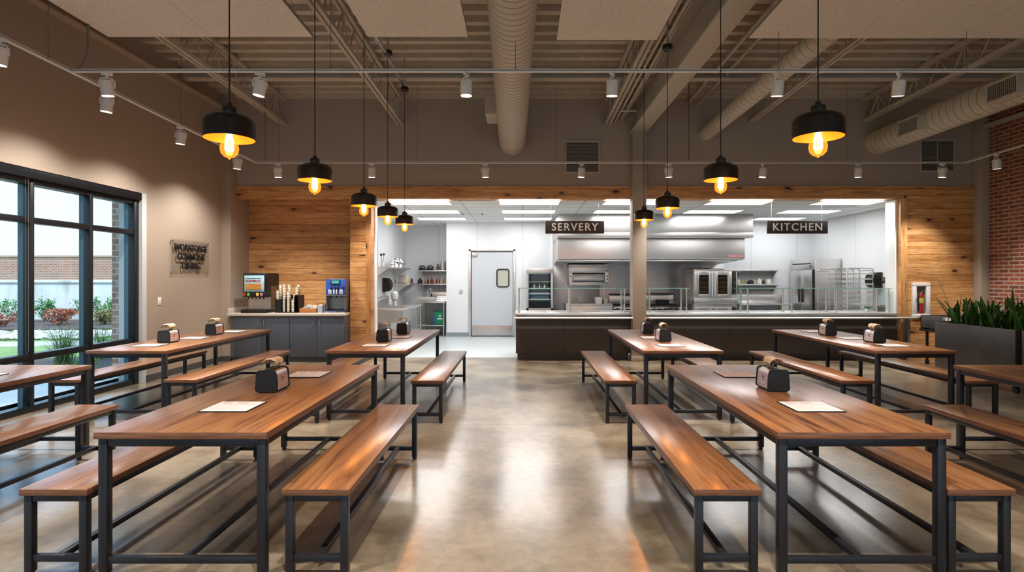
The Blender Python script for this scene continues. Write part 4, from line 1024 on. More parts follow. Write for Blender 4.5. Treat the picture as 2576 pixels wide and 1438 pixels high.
# ================================================================== KITCHEN EQUIPMENT
# hood
hx0, hx1, hx2 = PX(1403, 13.4), PX(1894.5, 13.4), PX(1877, 13.4)
t = thing('exhaust_hood', 'long stainless steel exhaust hood above the cooking line', 'hood', (hx0, 13.4, 2.02))
m = MB(); m.box(0, hx1-hx0, 0, 1.98, .48, 1.03, .003); part('closure_panel', m, M['steel_h'], t)
m = MB(); m.box(.0, hx1-hx0, -.012, 0, .48, .60, .003); m.box(0, hx1-hx0, -.014, -.0, .472, .482); part('lower_trim', m, M['steel_h'], t)
m = MB(); m.prism([(.08, 0), (.10, -.02), (1.95, -.10), (1.98, -.10), (1.98, .475), (.10, .475), (.08, .40)], .01, hx2-hx0, 'x', .004); part('canopy', m, M['steel_h'], t)
m = MB(); m.cyl((.0, .16, -.05), (hx2-hx0-.3, .16, -.05), .02, seg=12)
for i in range(10): m.cyl((.2+i*.46, .16, -.05), (.2+i*.46, .16, .0), .012, seg=8)
part('service_pipe', m, M['pipe'], t)
m = MB(); m.box(hx2-hx0-.38, hx2-hx0-.03, .072, .079, .03, .075); part('warning_label', m, plain('hood_label_pink', srgb(196,120,128), .5), t)
m = MB(); m.cyl((PX(1422,14.6)-hx0, 1.2, -.10), (PX(1422,14.6)-hx0, 1.2, -.62), .012, seg=10); m.cyl((PX(1422,14.6)-hx0, 1.2, -.66), (PX(1422,14.6)-hx0, 1.2, -.61), .022, .016, seg=10); part('drop_pipe', m, M['pipe'], t)
# steel wall cladding
m = MB(); bx0, bx1 = PX(1393, 15.38), PX(1822, 15.38)
xs = [bx0, bx0+1.22, bx0+2.44, bx0+3.4, bx1]
for a, b in zip(xs, xs[1:]): m.box(a+.001, b-.001, 15.375, 15.399, 0.1, 2.1, .001)
tag(link('wall_cladding', m.mesh('wall_cladding', M['steel_d'])), 'stainless steel wall cladding behind the cooking line', 'wall panel')
m = MB(); m.box(bx0-.06, bx0-.005, 15.36, 15.399, 0, 3.05, .002); tag(link('corner_guard', m.mesh('corner_guard', M['white'])), 'thin white vertical strip left of the steel cladding', 'corner guard')
# glass cabinet (holding cabinet)
Y = 14.55; x0, x1, z1 = PX(1324.5, Y), PX(1391, Y), PZ(674.5, Y)
t = thing('holding_cabinet', 'tall glass fronted steel cabinet left of the hood', 'cabinet', ((x0+x1)/2, Y, 0))
w = (x1-x0)/2
m = MB(); m.box(-w, w, 0, .78, z1-.13, z1, .004); m.box(-w, -w+.05, 0, .78, .1, z1-.13); m.box(w-.05, w, 0, .78, .1, z1-.13); m.box(-w+.05, w-.05, .7, .78, .1, z1-.13); m.box(-w, w, 0, .78, .1, .8); part('case', m, M['steel'], t)
m = MB(); m.box(-w+.05, w-.05, .68, .70, .8, z1-.14); part('inner_back', m, plain('cabinet_blue_panel', srgb(150,178,214), .4), t)  # bluish light inside the cabinet, put into the panel colour
m = MB()
for z in (1.0, 1.15, 1.28, 1.46): m.box(-w+.055, w-.055, .06, .66, z, z+.012)
for z in (1.02, 1.17): m.box(-w+.08, w-.08, .02, .06, z-.02, z+.02)
part('shelves', m, M['pipe'], t)
m = MB(); m.box(-w+.05, w-.05, .006, .012, .8, z1-.135); part('front_glass', m, M['gglass'], t)
random.seed(5)
for i in range(7):
    lobj('spice_jar', [(0,0),(.028,0),(.03,.07),(.02,.085),(.02,.10),(0,.10)], M['pipe'] if i % 2 else M['blackm'], ((x0+x1)/2-.20+i*.066, Y+.2, 1.292), 'small jar on the shelf of the glass fronted cabinet', 'jar', 'jars in the glass cabinet', 10)
for k, (z, lab) in enumerate(((1.012, 'blue pan on the lower shelf of the glass cabinet'),)):
    m = MB(); m.box((x0+x1)/2-.24, (x0+x1)/2+.24, Y+.1, Y+.6, z, z+.09, .01); tag(link('storage_pan', m.mesh('storage_pan', plain('pan_deep_blue', srgb(34,70,104), .35))), lab, 'pan')
# salamander broiler
Y = 14.85; x0, x1, z0, z1 = PX(1431, Y), PX(1530.5, Y), PZ(717, Y), PZ(666.5, Y)
t = thing('salamander_broiler', 'wall mounted steel salamander broiler under the hood', 'broiler', ((x0+x1)/2, Y, z0)); w = (x1-x0)/2; h = z1-z0
m = MB(); m.box(-w, w, 0, .5, h*.62, h, .006); m.box(-w, w, 0, .5, 0, h*.17, .004); m.box(-w, -w+.09, 0, .5, h*.17, h*.62); m.box(w-.09, w, 0, .5, h*.17, h*.62); m.box(-w+.09, w-.09, .45, .5, h*.17, h*.62); part('case', m, M['steel'], t)
m = MB(); m.box(-w+.09, w-.09, .05, .44, h*.17, h*.19); part('cavity_floor', m, M['blackm'], t)
m = MB(); m.box(-w+.11, w-.11, -.01, .01, h*.25, h*.46, .006); m.cyl((-w+.11, -.03, h*.46), (w-.11, -.03, h*.46), .010, seg=8); part('grill_drawer', m, M['steel'], t)
m = MB()
for i in range(22): m.box(-w+.11+i*(2*w-.24)/21, -.0+-w+.125+i*(2*w-.24)/21, .04, .40, h*.56, h*.6)
part('burners', m, plain('burner_rust', srgb(120,66,40), .7), t)
m = MB()
for z in (.72, .45, .3): m.cyl((w-.03, -.035, h*z), (w-.03, 0, h*z), .016, seg=10)
m.cyl((-w+.035, -.03, h*.45), (-w+.035, 0, h*.45), .014, seg=10); part('knobs', m, M['black'], t)
m = MB(); m.box(-w+.005, w-.005, -.006, .0, h*.80, h*.81); m.box(-w, w, .02, .5, h, h+.012); part('top_trim', m, M['pipe'], t)
for sx in (-.85, .85):
    m = MB(); m.bar((w*sx, .3, .002), (w*sx, .3, -.46), .02, .02); part('support_leg', m, M['pipe'], t)
# griddle range, fryer range and range behind short guard
def griddle(lab, px0, px1, Y, ztop, knobs, back=None):
    x0, x1 = PX(px0, Y), PX(px1, Y); w = (x1-x0)/2
    t = thing('cooking_range', lab, 'range', ((x0+x1)/2, Y, 0))
    m = MB(); m.box(-w, w, 0, .75, .12, ztop-.03, .004); part('body', m, M['steel'], t)
    for sx in (-1, 1):
        for y in (.05, .7):
            m = MB(); m.cyl((sx*(w-.06), y, 0), (sx*(w-.06), y, .12), .022, seg=10); part('leg', m, M['pipe'], t)
    m = MB(); m.box(-w, w, -.03, .75, ztop-.03, ztop, .004); part('cooktop', m, M['pipe'] if back is None else M['blackm'], t)
    if knobs:
        m = MB()
        for i in range(knobs): x = -w+.1+i*(2*w-.2)/(knobs-1); m.cyl((x, -.04, ztop-.09), (x, 0, ztop-.09), .025, .022, seg=12)
        part('knobs', m, M['black'], t)
        m = MB(); m.box(-w, w, -.012, 0, ztop-.14, ztop-.045, .003); part('control_panel', m, M['chrome'], t)
    if back:
        m = MB(); m.box(-w, w, .68, .74, ztop, ztop+back, .006); part('backguard', m, M['steel'], t)
        m = MB(); m.box(-w-.005, w+.005, .60, .75, ztop+back, ztop+back+.025, .004); part('backguard_cap', m, M['blackm'], t)
        m = MB()
        for i in range(3):
            x = -w+2*w*(i+.5)/3
            for r in (.04, .09): m.tube([(x+r*cos(a*pi/6), .3+r*sin(a*pi/6), ztop+.008) for a in range(12)], .006, 5, closed=True)
            m.bar((x-.11, .3, ztop+.01), (x+.11, .3, ztop+.01), .01, .012); m.bar((x, .19, ztop+.01), (x, .41, ztop+.01), .01, .012)
        part('grates', m, M['blackm'], t)
    return t
griddle('low steel griddle under the salamander broiler', 1424, 1541, 14.35, .92, 0)
griddle('range with burners left of the column', 1543, 1625, 14.40, .88, 5, .24)
griddle('range with burners behind the short guard right of column', 1634, 1712, 14.30, .88, 5, .26)
for i, (px, w_, h_, c, lab) in enumerate(((1445, .11, .14, (150,136,126), 'grey steam pan at the left end of the griddle'), (1507, .10, .155, (232,232,230), 'white pan on the right end of the griddle'), (1523.5, .07, .14, (186,176,166), 'beige pan next to the white pan'))):
    Y = 14.5; m = MB(); x = PX(px, Y)
    m.prism([(-w_, h_), (-w_, h_-.015), (-w_+.012, h_-.015), (-w_+.03, 0), (w_-.03, 0), (w_-.012, h_-.015), (w_, h_-.015), (w_, h_)], 0, .3, 'y', .004)
    tag(link('steam_pan', m.mesh('steam_pan', plain('pan_%d' % i, srgb(*c), .4)), None, (x, Y, .92)), lab, 'pan')
m = MB(); Y = 14.35; x = PX(1662, Y); m.lathe([(0,0),(.15,0),(.16,.1),(.165,.1),(.155,-.005),(0,-.005)], 28); m.bar((0.16, 0, .08), (.38, .05, .12), .02, .012)
o = link('saute_pan', m.mesh('saute_pan', M['blackm']), None, (PX(1668, 14.6), 14.65, .905)); tag(o, 'dark pan on the range behind the short guard', 'pan')
# convection oven
Y = 13.9; x0, x1 = PX(1745.5, Y), PX(1855, Y); ztop = PZ(680, Y)
t = thing('convection_oven', 'double stacked steel convection oven with four glass doors', 'oven', (x0, Y, 0)); W = x1-x0
m = MB(); m.box(0, W, .02, .92, .12, ztop-.02, .004); part('case', m, M['steel_v'], t)
m = MB(); m.box(-.01, W+.03, -.01, .92, ztop-.02, ztop+.015, .004); part('top_deck', m, M['pipe'], t)
for sx in (.07, W-.07):
    for y in (.1, .85):
        m = MB(); m.cyl((sx, y, 0), (sx, y, .12), .025, seg=10); part('leg', m, M['pipe'], t)
dw = (W-.16)/2
for dz in (PZ(748, Y), PZ(748, Y)-.86):
    dh = .63
    for k in (0, 1):
        a = .012+k*(dw+.004); b = a+dw
        m = MB(); fwd = .105
        for q in ((a, a+fwd, 0, dh), (b-fwd, b, 0, dh), (a+fwd, b-fwd, 0, .08), (a+fwd, b-fwd, dh-.09, dh)): m.box(q[0], q[1], -.03, .018, dz+q[2], dz+q[3], .003)
        dd = part('oven_door', m, M['steel_v'], t)
        m = MB(); m.box(a+fwd, b-fwd, -.005, .0, dz+.08, dz+dh-.09); part('door_window', m, plain('oven_window_dark', srgb(40,32,20), .15) if 'oven_window_dark' not in bpy.data.materials else bpy.data.materials['oven_window_dark'], dd)
        m = MB()
        for i in range(4): m.box(a+fwd, b-fwd, -.009, -.005, dz+.14+i*.11, dz+.148+i*.11)
        part('rack_lines', m, plain('oven_rack_brass', srgb(120,104,66), .4, .5) if 'oven_rack_brass' not in bpy.data.materials else bpy.data.materials['oven_rack_brass'], dd)
        hx = b-.028 if k == 0 else a+.028
        m = MB(); m.cyl((hx, -.065, dz+.02), (hx, -.065, dz+dh-.02), .012, seg=10); m.box(hx-.01, hx+.01, -.065, -.03, dz+.03, dz+.06); m.box(hx-.01, hx+.01, -.065, -.03, dz+dh-.06, dz+dh-.03); part('door_handle', m, M['chrome'], dd)
    m = MB(); m.box(W-.125, W-.03, -.012, .02, dz+.08, dz+dh, .002); part('control_panel', m, M['black'], t)
    m = MB()
    for i, z in enumerate((.56, .50, .43, .36, .32, .20, .09)): m.cyl((W-.078, -.03, dz+.02+z), (W-.078, -.012, dz+.02+z), .020 if i in (1, 3, 5) else .014, seg=12)
    part('control_knobs', m, M['chrome'], t)
m = MB(); m.box(0, W+.02, -.02, .02, PZ(764, Y), PZ(750, Y), .003); part('middle_band', m, M['steel'], t)
for i, (dx, c, lab) in enumerate(((.10, (220,210,196), 'small pale object at the left on top of the oven'), (.26, (226,214,204), 'second small pale object on top of the oven'))):
    m = MB(); m.sphere((0,0,.03), .05, 2, (1.2, 1, .6)); m.cyl((0,0,.04), (0,0,.075), .02, seg=10); m.box(-.08, .08, -.06, .06, 0, .012, .003)
    tag(link('oven_top_utensil', m.mesh('oven_top_utensil', plain('utensil_pale_%d' % i, srgb(*c), .4)), None, (x0+dx, Y+.2, ztop+.015)), lab, 'utensil', 'items on the oven')
m = MB(); m.tube([(x0-.10, Y+.7, ztop+.02), (x0-.05, Y+.6, ztop+.06), (x0+.3, Y+.5, ztop+.07), (x0+.9, Y+.5, ztop+.03)], .012, 8)
tag(link('gas_hose', m.mesh('gas_hose', M['cable'])), 'grey hose lying over the oven top', 'hose')
# right shelves and table
def wall_shelf(lab, x0, x1, z, dep, Yw, brackets, group='steel wall shelves'):
    t = thing('wall_shelf', lab, 'shelf', (x0, Yw, z), 0, group)
    m = MB(); m.box(0, x1-x0, -dep, -.001, -.035, 0, .002); part('board', m, M['steel'], t)
    for bx in brackets:
        m = MB(); m.prism([(-dep+.03, -.036), (0, -.036), (0, -.24)], bx-.006, bx+.006, 'x'); part('bracket', m, M['steel_v'], t)
    return t
sx0, sx1 = PX(1855, 15.1), PX(1958, 15.1)
wall_shelf('upper steel shelf right of the oven', sx0, sx1, PZ(678, 15.0), .35, YK, [.1, sx1-sx0-.04])
wall_shelf('lower steel shelf right of the oven', sx0, sx1, PZ(714.5, 15.0), .35, YK, [.1, sx1-sx0-.04])
zs = PZ(714.5, 15.0)
bot = [(1859, .05, .13, (226,226,224)), (1868, .04, .14, (206,176,90)), (1890, .085, .11, (46,48,60)), (1899, .045, .15, (212,206,160)), (1911, .075, .17, (226,226,222)), (1922, .03, .12, (54,56,60)), (1934, .075, .16, (230,226,214))]
bl = ['white bottle at the left end of the lower shelf', 'mustard yellow bottle on the lower shelf', 'dark blue tub on the lower shelf', 'pale yellow bottle on the lower shelf', 'white jug in the middle of the lower shelf', 'slim dark bottle on the lower shelf', 'white jug with brown mark at the right of the lower shelf']
for (px, r, h, c), lab in zip(bot, bl):
    lobj('kitchen_bottle', [(0,0),(r,0),(r*1.02,h*.6),(r*.8,h*.78),(r*.35,h*.86),(r*.35,h),(0,h)], plain('bottle_%d_%d' % (px, c[0]), srgb(*c), .4), (PX(px, 15.15), 15.2, zs), lab, 'bottle', 'bottles on the lower shelf', 14)
def steel_table(lab, x0, x1, y0, y1, z, splash=None, under=None, sink=None):
    t = thing('steel_table', lab, 'table', (x0, y0, 0))
    w, d_ = x1-x0, y1-y0
    m = MB()
    if sink:
        a, b, c_, e_ = sink
        m.box(0, w, 0, c_, z-.035, z, .004); m.box(0, w, e_, d_, z-.035, z, .004); m.box(0, a, c_, e_, z-.035, z); m.box(b, w, c_, e_, z-.035, z)
    else: m.box(0, w, 0, d_, z-.035, z, .004)
    part('worktop', m, M['steel'], t)
    if sink:
        m = MB(); 
        for q in ((a-.01, a, c_-.01, e_+.01), (b, b+.01, c_-.01, e_+.01), (a, b, c_-.01, c_), (a, b, e_, e_+.01)): m.box(q[0], q[1], q[2], q[3], z-.33, z-.036)
        m.box(a, b, c_, e_, z-.33, z-.32); part('sink_bowl', m, M['steel_v'], t)
    if splash == 'left':
        m = MB(); m.box(0, .02, 0, d_, z, z+.22, .003); part('backsplash', m, M['steel'], t)
    if splash == 'back':
        m = MB(); m.box(0, w, d_-.02, d_, z, z+.22, .003); part('backsplash', m, M['steel'], t)
    for x in (.06, w-.05):
        for y in (.06, d_-.06):
            m = MB(); m.cyl((x, y, 0), (x, y, z-.036), .02, seg=12); part('leg', m, M['pipe'], t)
    if under:
        m = MB(); m.box(.03, w-.03, .05, d_-.04, under-.03, under, .003); part('undershelf', m, M['steel'], t)
    return t
steel_table('steel work table below the shelves right of the oven', PX(1857, 14.9), PX(1987, 14.9), 14.7, YK-.02, .90, 'back', .35)
steel_table('steel sink table along the kitchen left wall', -3.39, -2.52, 12.2, 14.5, .90, 'left', .30, (.18, .72, .5, 1.5))
steel_table('steel work table at the back of the nook', -2.9, -2.07, 15.4, 16.72, .93, 'back', .30)
# faucet on sink
t = thing('sink_faucet', 'chrome faucet with long spout on the sink table', 'faucet', (-3.30, 13.0, .90))
m = MB(); m.box(-.02, .02, -.12, .12, 0, .05, .01); m.tube([(0,0,.05), (.02,0,.14), (.12,0,.2), (.27,0,.23), (.29,0,.2)], .014, 10); part('spout', m, M['chrome'], t)
m = MB()
for s_ in (-.1, .1): m.cyl((0, s_, .05), (0, s_, .10), .018, seg=10); m.bar((0, s_, .11), (.08, s_+.02, .13), .014, .010)
part('tap_handles', m, M['chrome'], t)
t = thing('sprayer_faucet', 'black and chrome gooseneck faucet on the nook table', 'faucet', (-2.62, 15.9, .93))
m = MB(); m.cyl((0,0,0), (0,0,.06), .03, seg=14); m.tube([(0,0,.06), (-.01,0,.25), (.02,-.02,.33), (.08,-.04,.34), (.11,-.05,.28), (.11,-.05,.2)], .012, 10); part('neck', m, M['chrome'], t)
m = MB(); m.cyl((.11,-.05,.12), (.11,-.05,.21), .02, .014, seg=12); part('spray_head', m, M['black'], t)
# white tank / dispenser on sink table
lobj('white_canister', [(0,0),(.05,0),(.05,.12),(.075,.14),(.09,.22),(.08,.30),(.04,.34),(0,.345)], M['white'], (-3.12, 14.05, .90), 'rounded white canister beside the wall on the sink table', 'canister')
m = MB(); m.box(0, .5, 0, .32, 0, .12, .01); tag(link('storage_box', m.mesh('storage_box', plain('clear_box', srgb(190,188,180), .3)), None, (-2.86, 15.5, .93)), 'long pale storage box on the nook table', 'box')
t = thing('wire_dish_rack', 'round cornered wire rack on the nook table', 'rack', (-2.66, 15.55, .93))
m = MB()
for z in (.02, .07, .12): m.tube([(.05,0,z), (.40,0,z), (.45,.05,z), (.45,.2,z), (.4,.25,z), (.05,.25,z), (0,.2,z), (0,.05,z)], .005, 6, closed=True)
for i in range(8): m.bar((.05+i*.05, 0, .0), (.05+i*.05, 0, .12), .004, .004)
part('wires', m, M['chrome'], t); t.location = (-2.42, 15.55, .93)
# wall shelves left & nook
t = thing('wall_shelf', 'steel shelf high on the kitchen left wall above the towel box', 'shelf', (-3.4, 12.95, PZ(670.5, 13.2)), 0, 'steel wall shelves')
m = MB(); m.box(.001, .42, 0, 2.35, -.03, 0, .002); part('board', m, M['steel'], t)
for y in (.05, 2.2):
    m = MB(); m.prism([(.001, -.031), (.38, -.031), (.001, -.30)], y, y+.012, 'y'); part('bracket', m, M['steel_v'], t)
t = thing('wall_shelf', 'lower steel shelf on the left wall deeper in the nook', 'shelf', (-3.4, 15.15, PZ(713, 15.2)), 0, 'steel wall shelves')
m = MB(); m.box(.001, .42, 0, 1.2, -.03, 0, .002); part('board', m, M['steel'], t)
for y in (.02, 1.1):
    m = MB(); m.prism([(.001, -.031), (.38, -.031), (.001, -.30)], y, y+.012, 'y'); part('bracket', m, M['steel_v'], t)
zu, zl = PZ(679.5, 16.4), PZ(713.5, 16.4)
wall_shelf('upper steel shelf on the nook back wall', -2.96, -2.08, zu, .36, 16.75, [.12, .8]); wall_shelf('lower steel shelf on the nook back wall', -2.96, -2.08, zl, .36, 16.75, [.12, .8])
for i, px in enumerate((1061, 1081)):
    t = thing('small_appliance', ['dark round-topped appliance at left on the upper nook shelf', 'dark round-topped appliance second on the upper nook shelf'][i], 'appliance', (PX(px, 16.5), 16.55, zu), 0, 'appliances on the nook shelf')
    m = MB(); m.lathe([(0,0),(.10,0),(.105,.04),(.09,.11),(.05,.14),(0,.145)], 20); part('body', m, M['black'], t)
    m = MB(); m.tube([(-.08,-.07,.05), (-.03,-.1,.10), (.04,-.1,.10), (.09,-.07,.04)], .012, 8); part('chrome_arc', m, M['chrome'], t)
lobj('pump_bottle', [(0,0),(.04,0),(.042,.11),(.02,.13),(.015,.16),(.03,.17),(.03,.18),(0,.18)], M['cable'], (PX(1101, 16.5), 16.55, zu), 'grey pump bottle on the upper nook shelf', 'bottle')
lobj('steel_canister', [(0,0),(.075,0),(.075,.23),(.08,.235),(.08,.25),(0,.25)], M['steel_v'], (PX(1114, 16.5), 16.55, zu), 'tall steel canister at the right of the upper nook shelf', 'canister')
cols = [((40,44,60), .07, .17), ((190,120,40), .035, .13), ((40,36,34), .03, .16), ((150,34,28), .045, .18), ((200,190,120), .03, .15), ((170,50,34), .03, .17), ((120,70,40), .028, .15), ((206,196,186), .035, .17), ((90,130,140), .03, .14), ((210,180,90), .03, .15)]
cn = ['navy tin at the left', 'amber bottle', 'slim dark bottle', 'red sauce bottle with white cap', 'pale yellow bottle', 'bright red bottle', 'brown bottle', 'white bottle', 'grey blue bottle', 'mustard bottle at the right end']
for i, (c, r, h) in enumerate(cols):
    px = 1056+ (0, 14, 20, 31, 39, 44, 50, 55, 60, 64)[i]
    lobj('sauce_bottle', [(0,0),(r,0),(r,h*.6),(r*.5,h*.75),(r*.4,h),(0,h)], plain('sauce_%d' % i, srgb(*c), .35), (PX(px, 16.5), 16.55 - (.1 if i % 2 else 0), zl), cn[i] + ' on the lower nook shelf', 'bottle', 'bottles on the nook shelf', 12)
# on the left wall shelves
zL = PZ(670.5, 13.2)
t = thing('utensil_crock', 'black ladles standing on the left wall shelf', 'utensils', (-3.2, 13.15, zL))
m = MB(); m.cyl((0,0,0), (0,0,.1), .03, .035, seg=12); part('holder', m, M['white'], t)
m = MB(); m.bar((0,0,.05), (-.03,.0,.26), .008, .008); m.bar((0,0,.05), (.03,0,.27), .008, .008); m.sphere((-.03,0,.27), .032, 1); m.sphere((.03,0,.28), .03, 1); part('ladles', m, M['black'], t)
lobj('white_canister', [(0,0),(.05,0),(.03,.06),(.05,.08),(.02,.12),(.03,.15),(0,.16)], M['white'], (-3.15, 13.9, zL), 'small white pump on the left wall shelf', 'canister')
for i, (y, r) in enumerate(((14.35, .13), (14.8, .14))):
    lobj('wrapped_bowl', [(0,0),(r*.6,0),(r,.1),(r*1.02,.16),(r*.7,.23),(0,.25)], M['chrome'], (-3.17, y, zL), ['front shiny wrapped bowl on the left wall shelf', 'rear shiny wrapped bowl on the left wall shelf'][i], 'bowl', 'wrapped bowls')
zL2 = PZ(713, 15.2)
m = MB(); m.prism([(-.12,0), (.12,0), (.14,.2), (.05,.24), (-.05,.22), (-.14,.24)], -.08, .08, 'y', .02); tag(link('flour_bag', m.mesh('flour_bag', plain('flour_bag', srgb(220,212,200), .8)), None, (-3.19, 15.35, zL2)), 'crumpled white bag on the lower left wall shelf', 'bag')
lobj('sauce_bottle', [(0,0),(.05,0),(.05,.12),(.02,.17),(0,.18)], plain('yellow_packet', srgb(206,190,120), .5), (-3.12, 15.7, zL2), 'yellow bottle beside the white bag', 'bottle', None, 12)
lobj('sauce_bottle', [(0,0),(.035,0),(.035,.10),(.015,.14),(0,.15)], plain('purple_packet', srgb(90,50,90), .5), (-3.08, 15.98, zL2), 'small purple bottle near the nook corner', 'bottle', None, 12)
# towel dispensers
def towel(lab, loc, rz, shine=M['black']):
    t = thing('towel_dispenser', lab, 'towel dispenser', loc, rz)   # faces local +x
    m = MB(); m.prism([(0, 0), (.08, 0), (.13, .02), (.165, .06), (.185, .11), (.19, .17), (.18, .23), (.155, .28), (.12, .315), (.08, .33), (0, .33)], -.17, .17, 'y', .01); part('cover', m, M['black'], t)
    m = MB(); m.prism([(-.001, -.005), (.02, -.005), (.02, .335), (-.001, .335)], -.175, .175, 'y'); part('back_plate', m, M['cable'], t); return t
towel('black paper towel box on the kitchen left wall', (-3.4, 14.1, 1.23), 0)
towel('black paper towel box on the kitchen right wall', (7.75, 12.58, PZ(723, 12.6)), pi)
t = thing('soap_dispenser', 'small grey soap dispenser right of the black towel box', 'soap dispenser', (7.753, 12.24, PZ(712, 12.24)))
m = MB(); m.box(-.09, .0, -.05, .05, 0, .13); part('body', m, M['cable'], t)
m = MB(); m.box(-.11, -.06, -.03, .03, .0, .05, .005); part('spout', m, M['black'], t)
# green box
t = thing('green_bin', 'green and blue printed box on the nook undershelf', 'box', (PX(1105, 15.6), 15.62, .30))
m = MB(); m.box(-.14, .12, -.12, .14, 0, .38, .02); part('box', m, plain('box_green', srgb(20,128,88), .4), t)
m = MB(); m.box(-.141, -.085, -.122, -.119, .02, .30); part('blue_side', m, plain('box_blue', srgb(24,92,150), .4), t)
m = MB(); m.box(-.04, .10, -.123, -.12, .15, .18); m.sphere((.03, -.12, .24), .03, 1, (1, .1, 1)); part('white_print', m, M['white'], t)
m = MB(); m.box(-.145, .125, -.125, .145, .34, .39, .01); part('lid', m, plain('box_lid_teal', srgb(14,84,76), .4), t)
# fridge (door faces the camera's left)
y0, y1, fx = 14.0, 15.2, 7.07; zf = 2.03
t = thing('reach_in_fridge', 'tall stainless reach-in refrigerator in the kitchen corner', 'refrigerator', (fx, y0, 0))
m = MB(); m.box(.03, .66, 0, 1.2, .1, zf, .004); part('case', m, M['steel'], t)
m = MB(); m.box(0, .03, .0, 1.2, zf-.26, zf, .003); part('top_grille', m, M['steel'], t)
m = MB(); m.box(-.004, 0, .15, 1.1, zf-.13, zf-.10); m.box(-.004, 0, .12, .2, zf-.2, zf-.16); part('grille_slots', m, M['black'], t)
for a, b, hy in ((.01, .595, .52), (.605, 1.19, .68)):
    m = MB(); m.box(-.02, .03, a+.06 if a < .1 else a, b, .16, zf-.28, .006); dd = part('door', m, M['steel_v'], t)
    m = MB(); m.box(-.05, -.02, hy-.015, hy+.015, .95, 1.3, .004); part('handle', m, M['black'], dd)
m = MB(); m.box(-.012, .03, .02, .06, .12, zf-.27); part('gasket', m, M['black'], t)
for y in (.1, 1.1):
    m = MB()
    for x in (.1, .6): m.cyl((x, y, 0), (x, y, .1), .03, seg=10)
    part('feet', m, M['pipe'], t)
# bakers racks
def rack(lab, x0, y0, w, d_, h):
    t = thing('sheet_pan_rack', lab, 'pan rack', (x0, y0, 0), 0, 'sheet pan racks')
    m = MB(); r = .014
    for y in (0, d_): m.tube([(0,y,.1), (0,y,h-.06), (.015,y,h-.015), (.06,y,h), (w-.06,y,h), (w-.015,y,h-.015), (w,y,h-.06), (w,y,.1)], r, 8)
    for x in (0, w): m.bar((x, 0, .12), (x, d_, .12), .025, .025); m.bar((x, 0, h-.05), (x, d_, h-.05), .02, .02)
    part('frame', m, M['pipe'], t)
    m = MB(); n = 14
    for i in range(n):
        z = .2+i*(h-.32)/(n-1)
        for x in (.02, w-.02): m.box(x-.02, x+.02, 0, d_, z, z+.004)
        m.box(0, w, -.006, .006, z-.015, z+.015); 
    part('runners', m, M['pipe'], t)
    m = MB()
    for i in (2, 4, 5, 7): z = .2+i*(h-.32)/(n-1)+.005; m.box(.02, w-.02, .02, d_-.02, z, z+.02, .002)
    part('pans', m, M['steel'], t)
    for x in (0, w):
        for y in (0, d_):
            m = MB(); m.cyl((x-.012, y, .04), (x+.012, y, .04), .04, seg=14); m.cyl((x, y, .04), (x, y, .11), .01, seg=6); part('caster', m, M['blackm'], t)
    return t
rack('sheet pan rack standing beside the refrigerator', 7.02, 13.2, .56, .5, 1.77)
rack('nearer sheet pan rack in front of the refrigerator', 7.01, 12.45, .56, .5, 1.77)
# ================================================================== PLANTERS
pm = plain('planter_steel', srgb(80,76,74), .42, .45, var=.22, vscale=3)
def planter(lab, x0, x1, y0, y1):
    t = thing('planter_box', lab, 'planter', ((x0+x1)/2, (y0+y1)/2, 0), 0, 'dark steel planters')
    w, d_ = (x1-x0)/2, (y1-y0)/2; z0, z1 = .11, .862
    m = MB(); th = .015
    m.box(-w, -w+th, -d_, d_, z0, z1, .002); m.box(w-th, w, -d_, d_, z0, z1, .002); m.box(-w+th, w-th, -d_, -d_+th, z0, z1, .002); m.box(-w+th, w-th, d_-th, d_, z0, z1, .002); m.box(-w+th, w-th, -d_+th, d_-th, z0, z0+.02)
    part('box', m, pm, t)
    m = MB(); nx, ny = 8, 24; random.seed(9)
    V = [[m.bm.verts.new((-w+th+(2*w-2*th)*i/nx, -d_+th+(2*d_-2*th)*j/ny, z1-.045+random.uniform(-.012, .018))) for j in range(ny+1)] for i in range(nx+1)]
    for i in range(nx):
        for j in range(ny): m.bm.faces.new((V[i][j], V[i+1][j], V[i+1][j+1], V[i][j+1]))
    part('soil', m, plain('bark_soil', srgb(92,66,46), .95, bump=.9, bscale=50, var=.4, vscale=40) if 'bark_soil' not in bpy.data.materials else bpy.data.materials['bark_soil'], t)
    for x in (-w+.08, w-.08):
        for y in (-d_+.08, d_-.08):
            m = MB(); m.cyl((x-.015, y, .05), (x+.015, y, .05), .05, seg=16); m.box(x-.022, x+.022, y-.02, y+.03, .06, .11, .003); part('caster', m, M['black'], t)
    return t
planter('large dark steel planter with snake plants, in front of the brick wall', 6.58, 7.25, 7.70, 9.20)
planter('dark steel planter cut off by the right edge of the photo', 6.58, 7.25, 6.05, 7.60)
def leafmat(name, a, b, edge):
    n = N(name); v = n.coord((3, 3, 14)); f = n.noise(v, 2.2, 4, .6, 1); c = n.ramp(f, [(.35, a), (.6, b), (.75, edge)])
    oi = n.new('ShaderNodeObjectInfo'); n.set(c, .32); return n.m
lm1 = leafmat('snake_leaf', srgb(34,80,40), srgb(62,118,50), srgb(112,150,66)); lme = plain('snake_leaf_margin', srgb(134,158,62), .4)
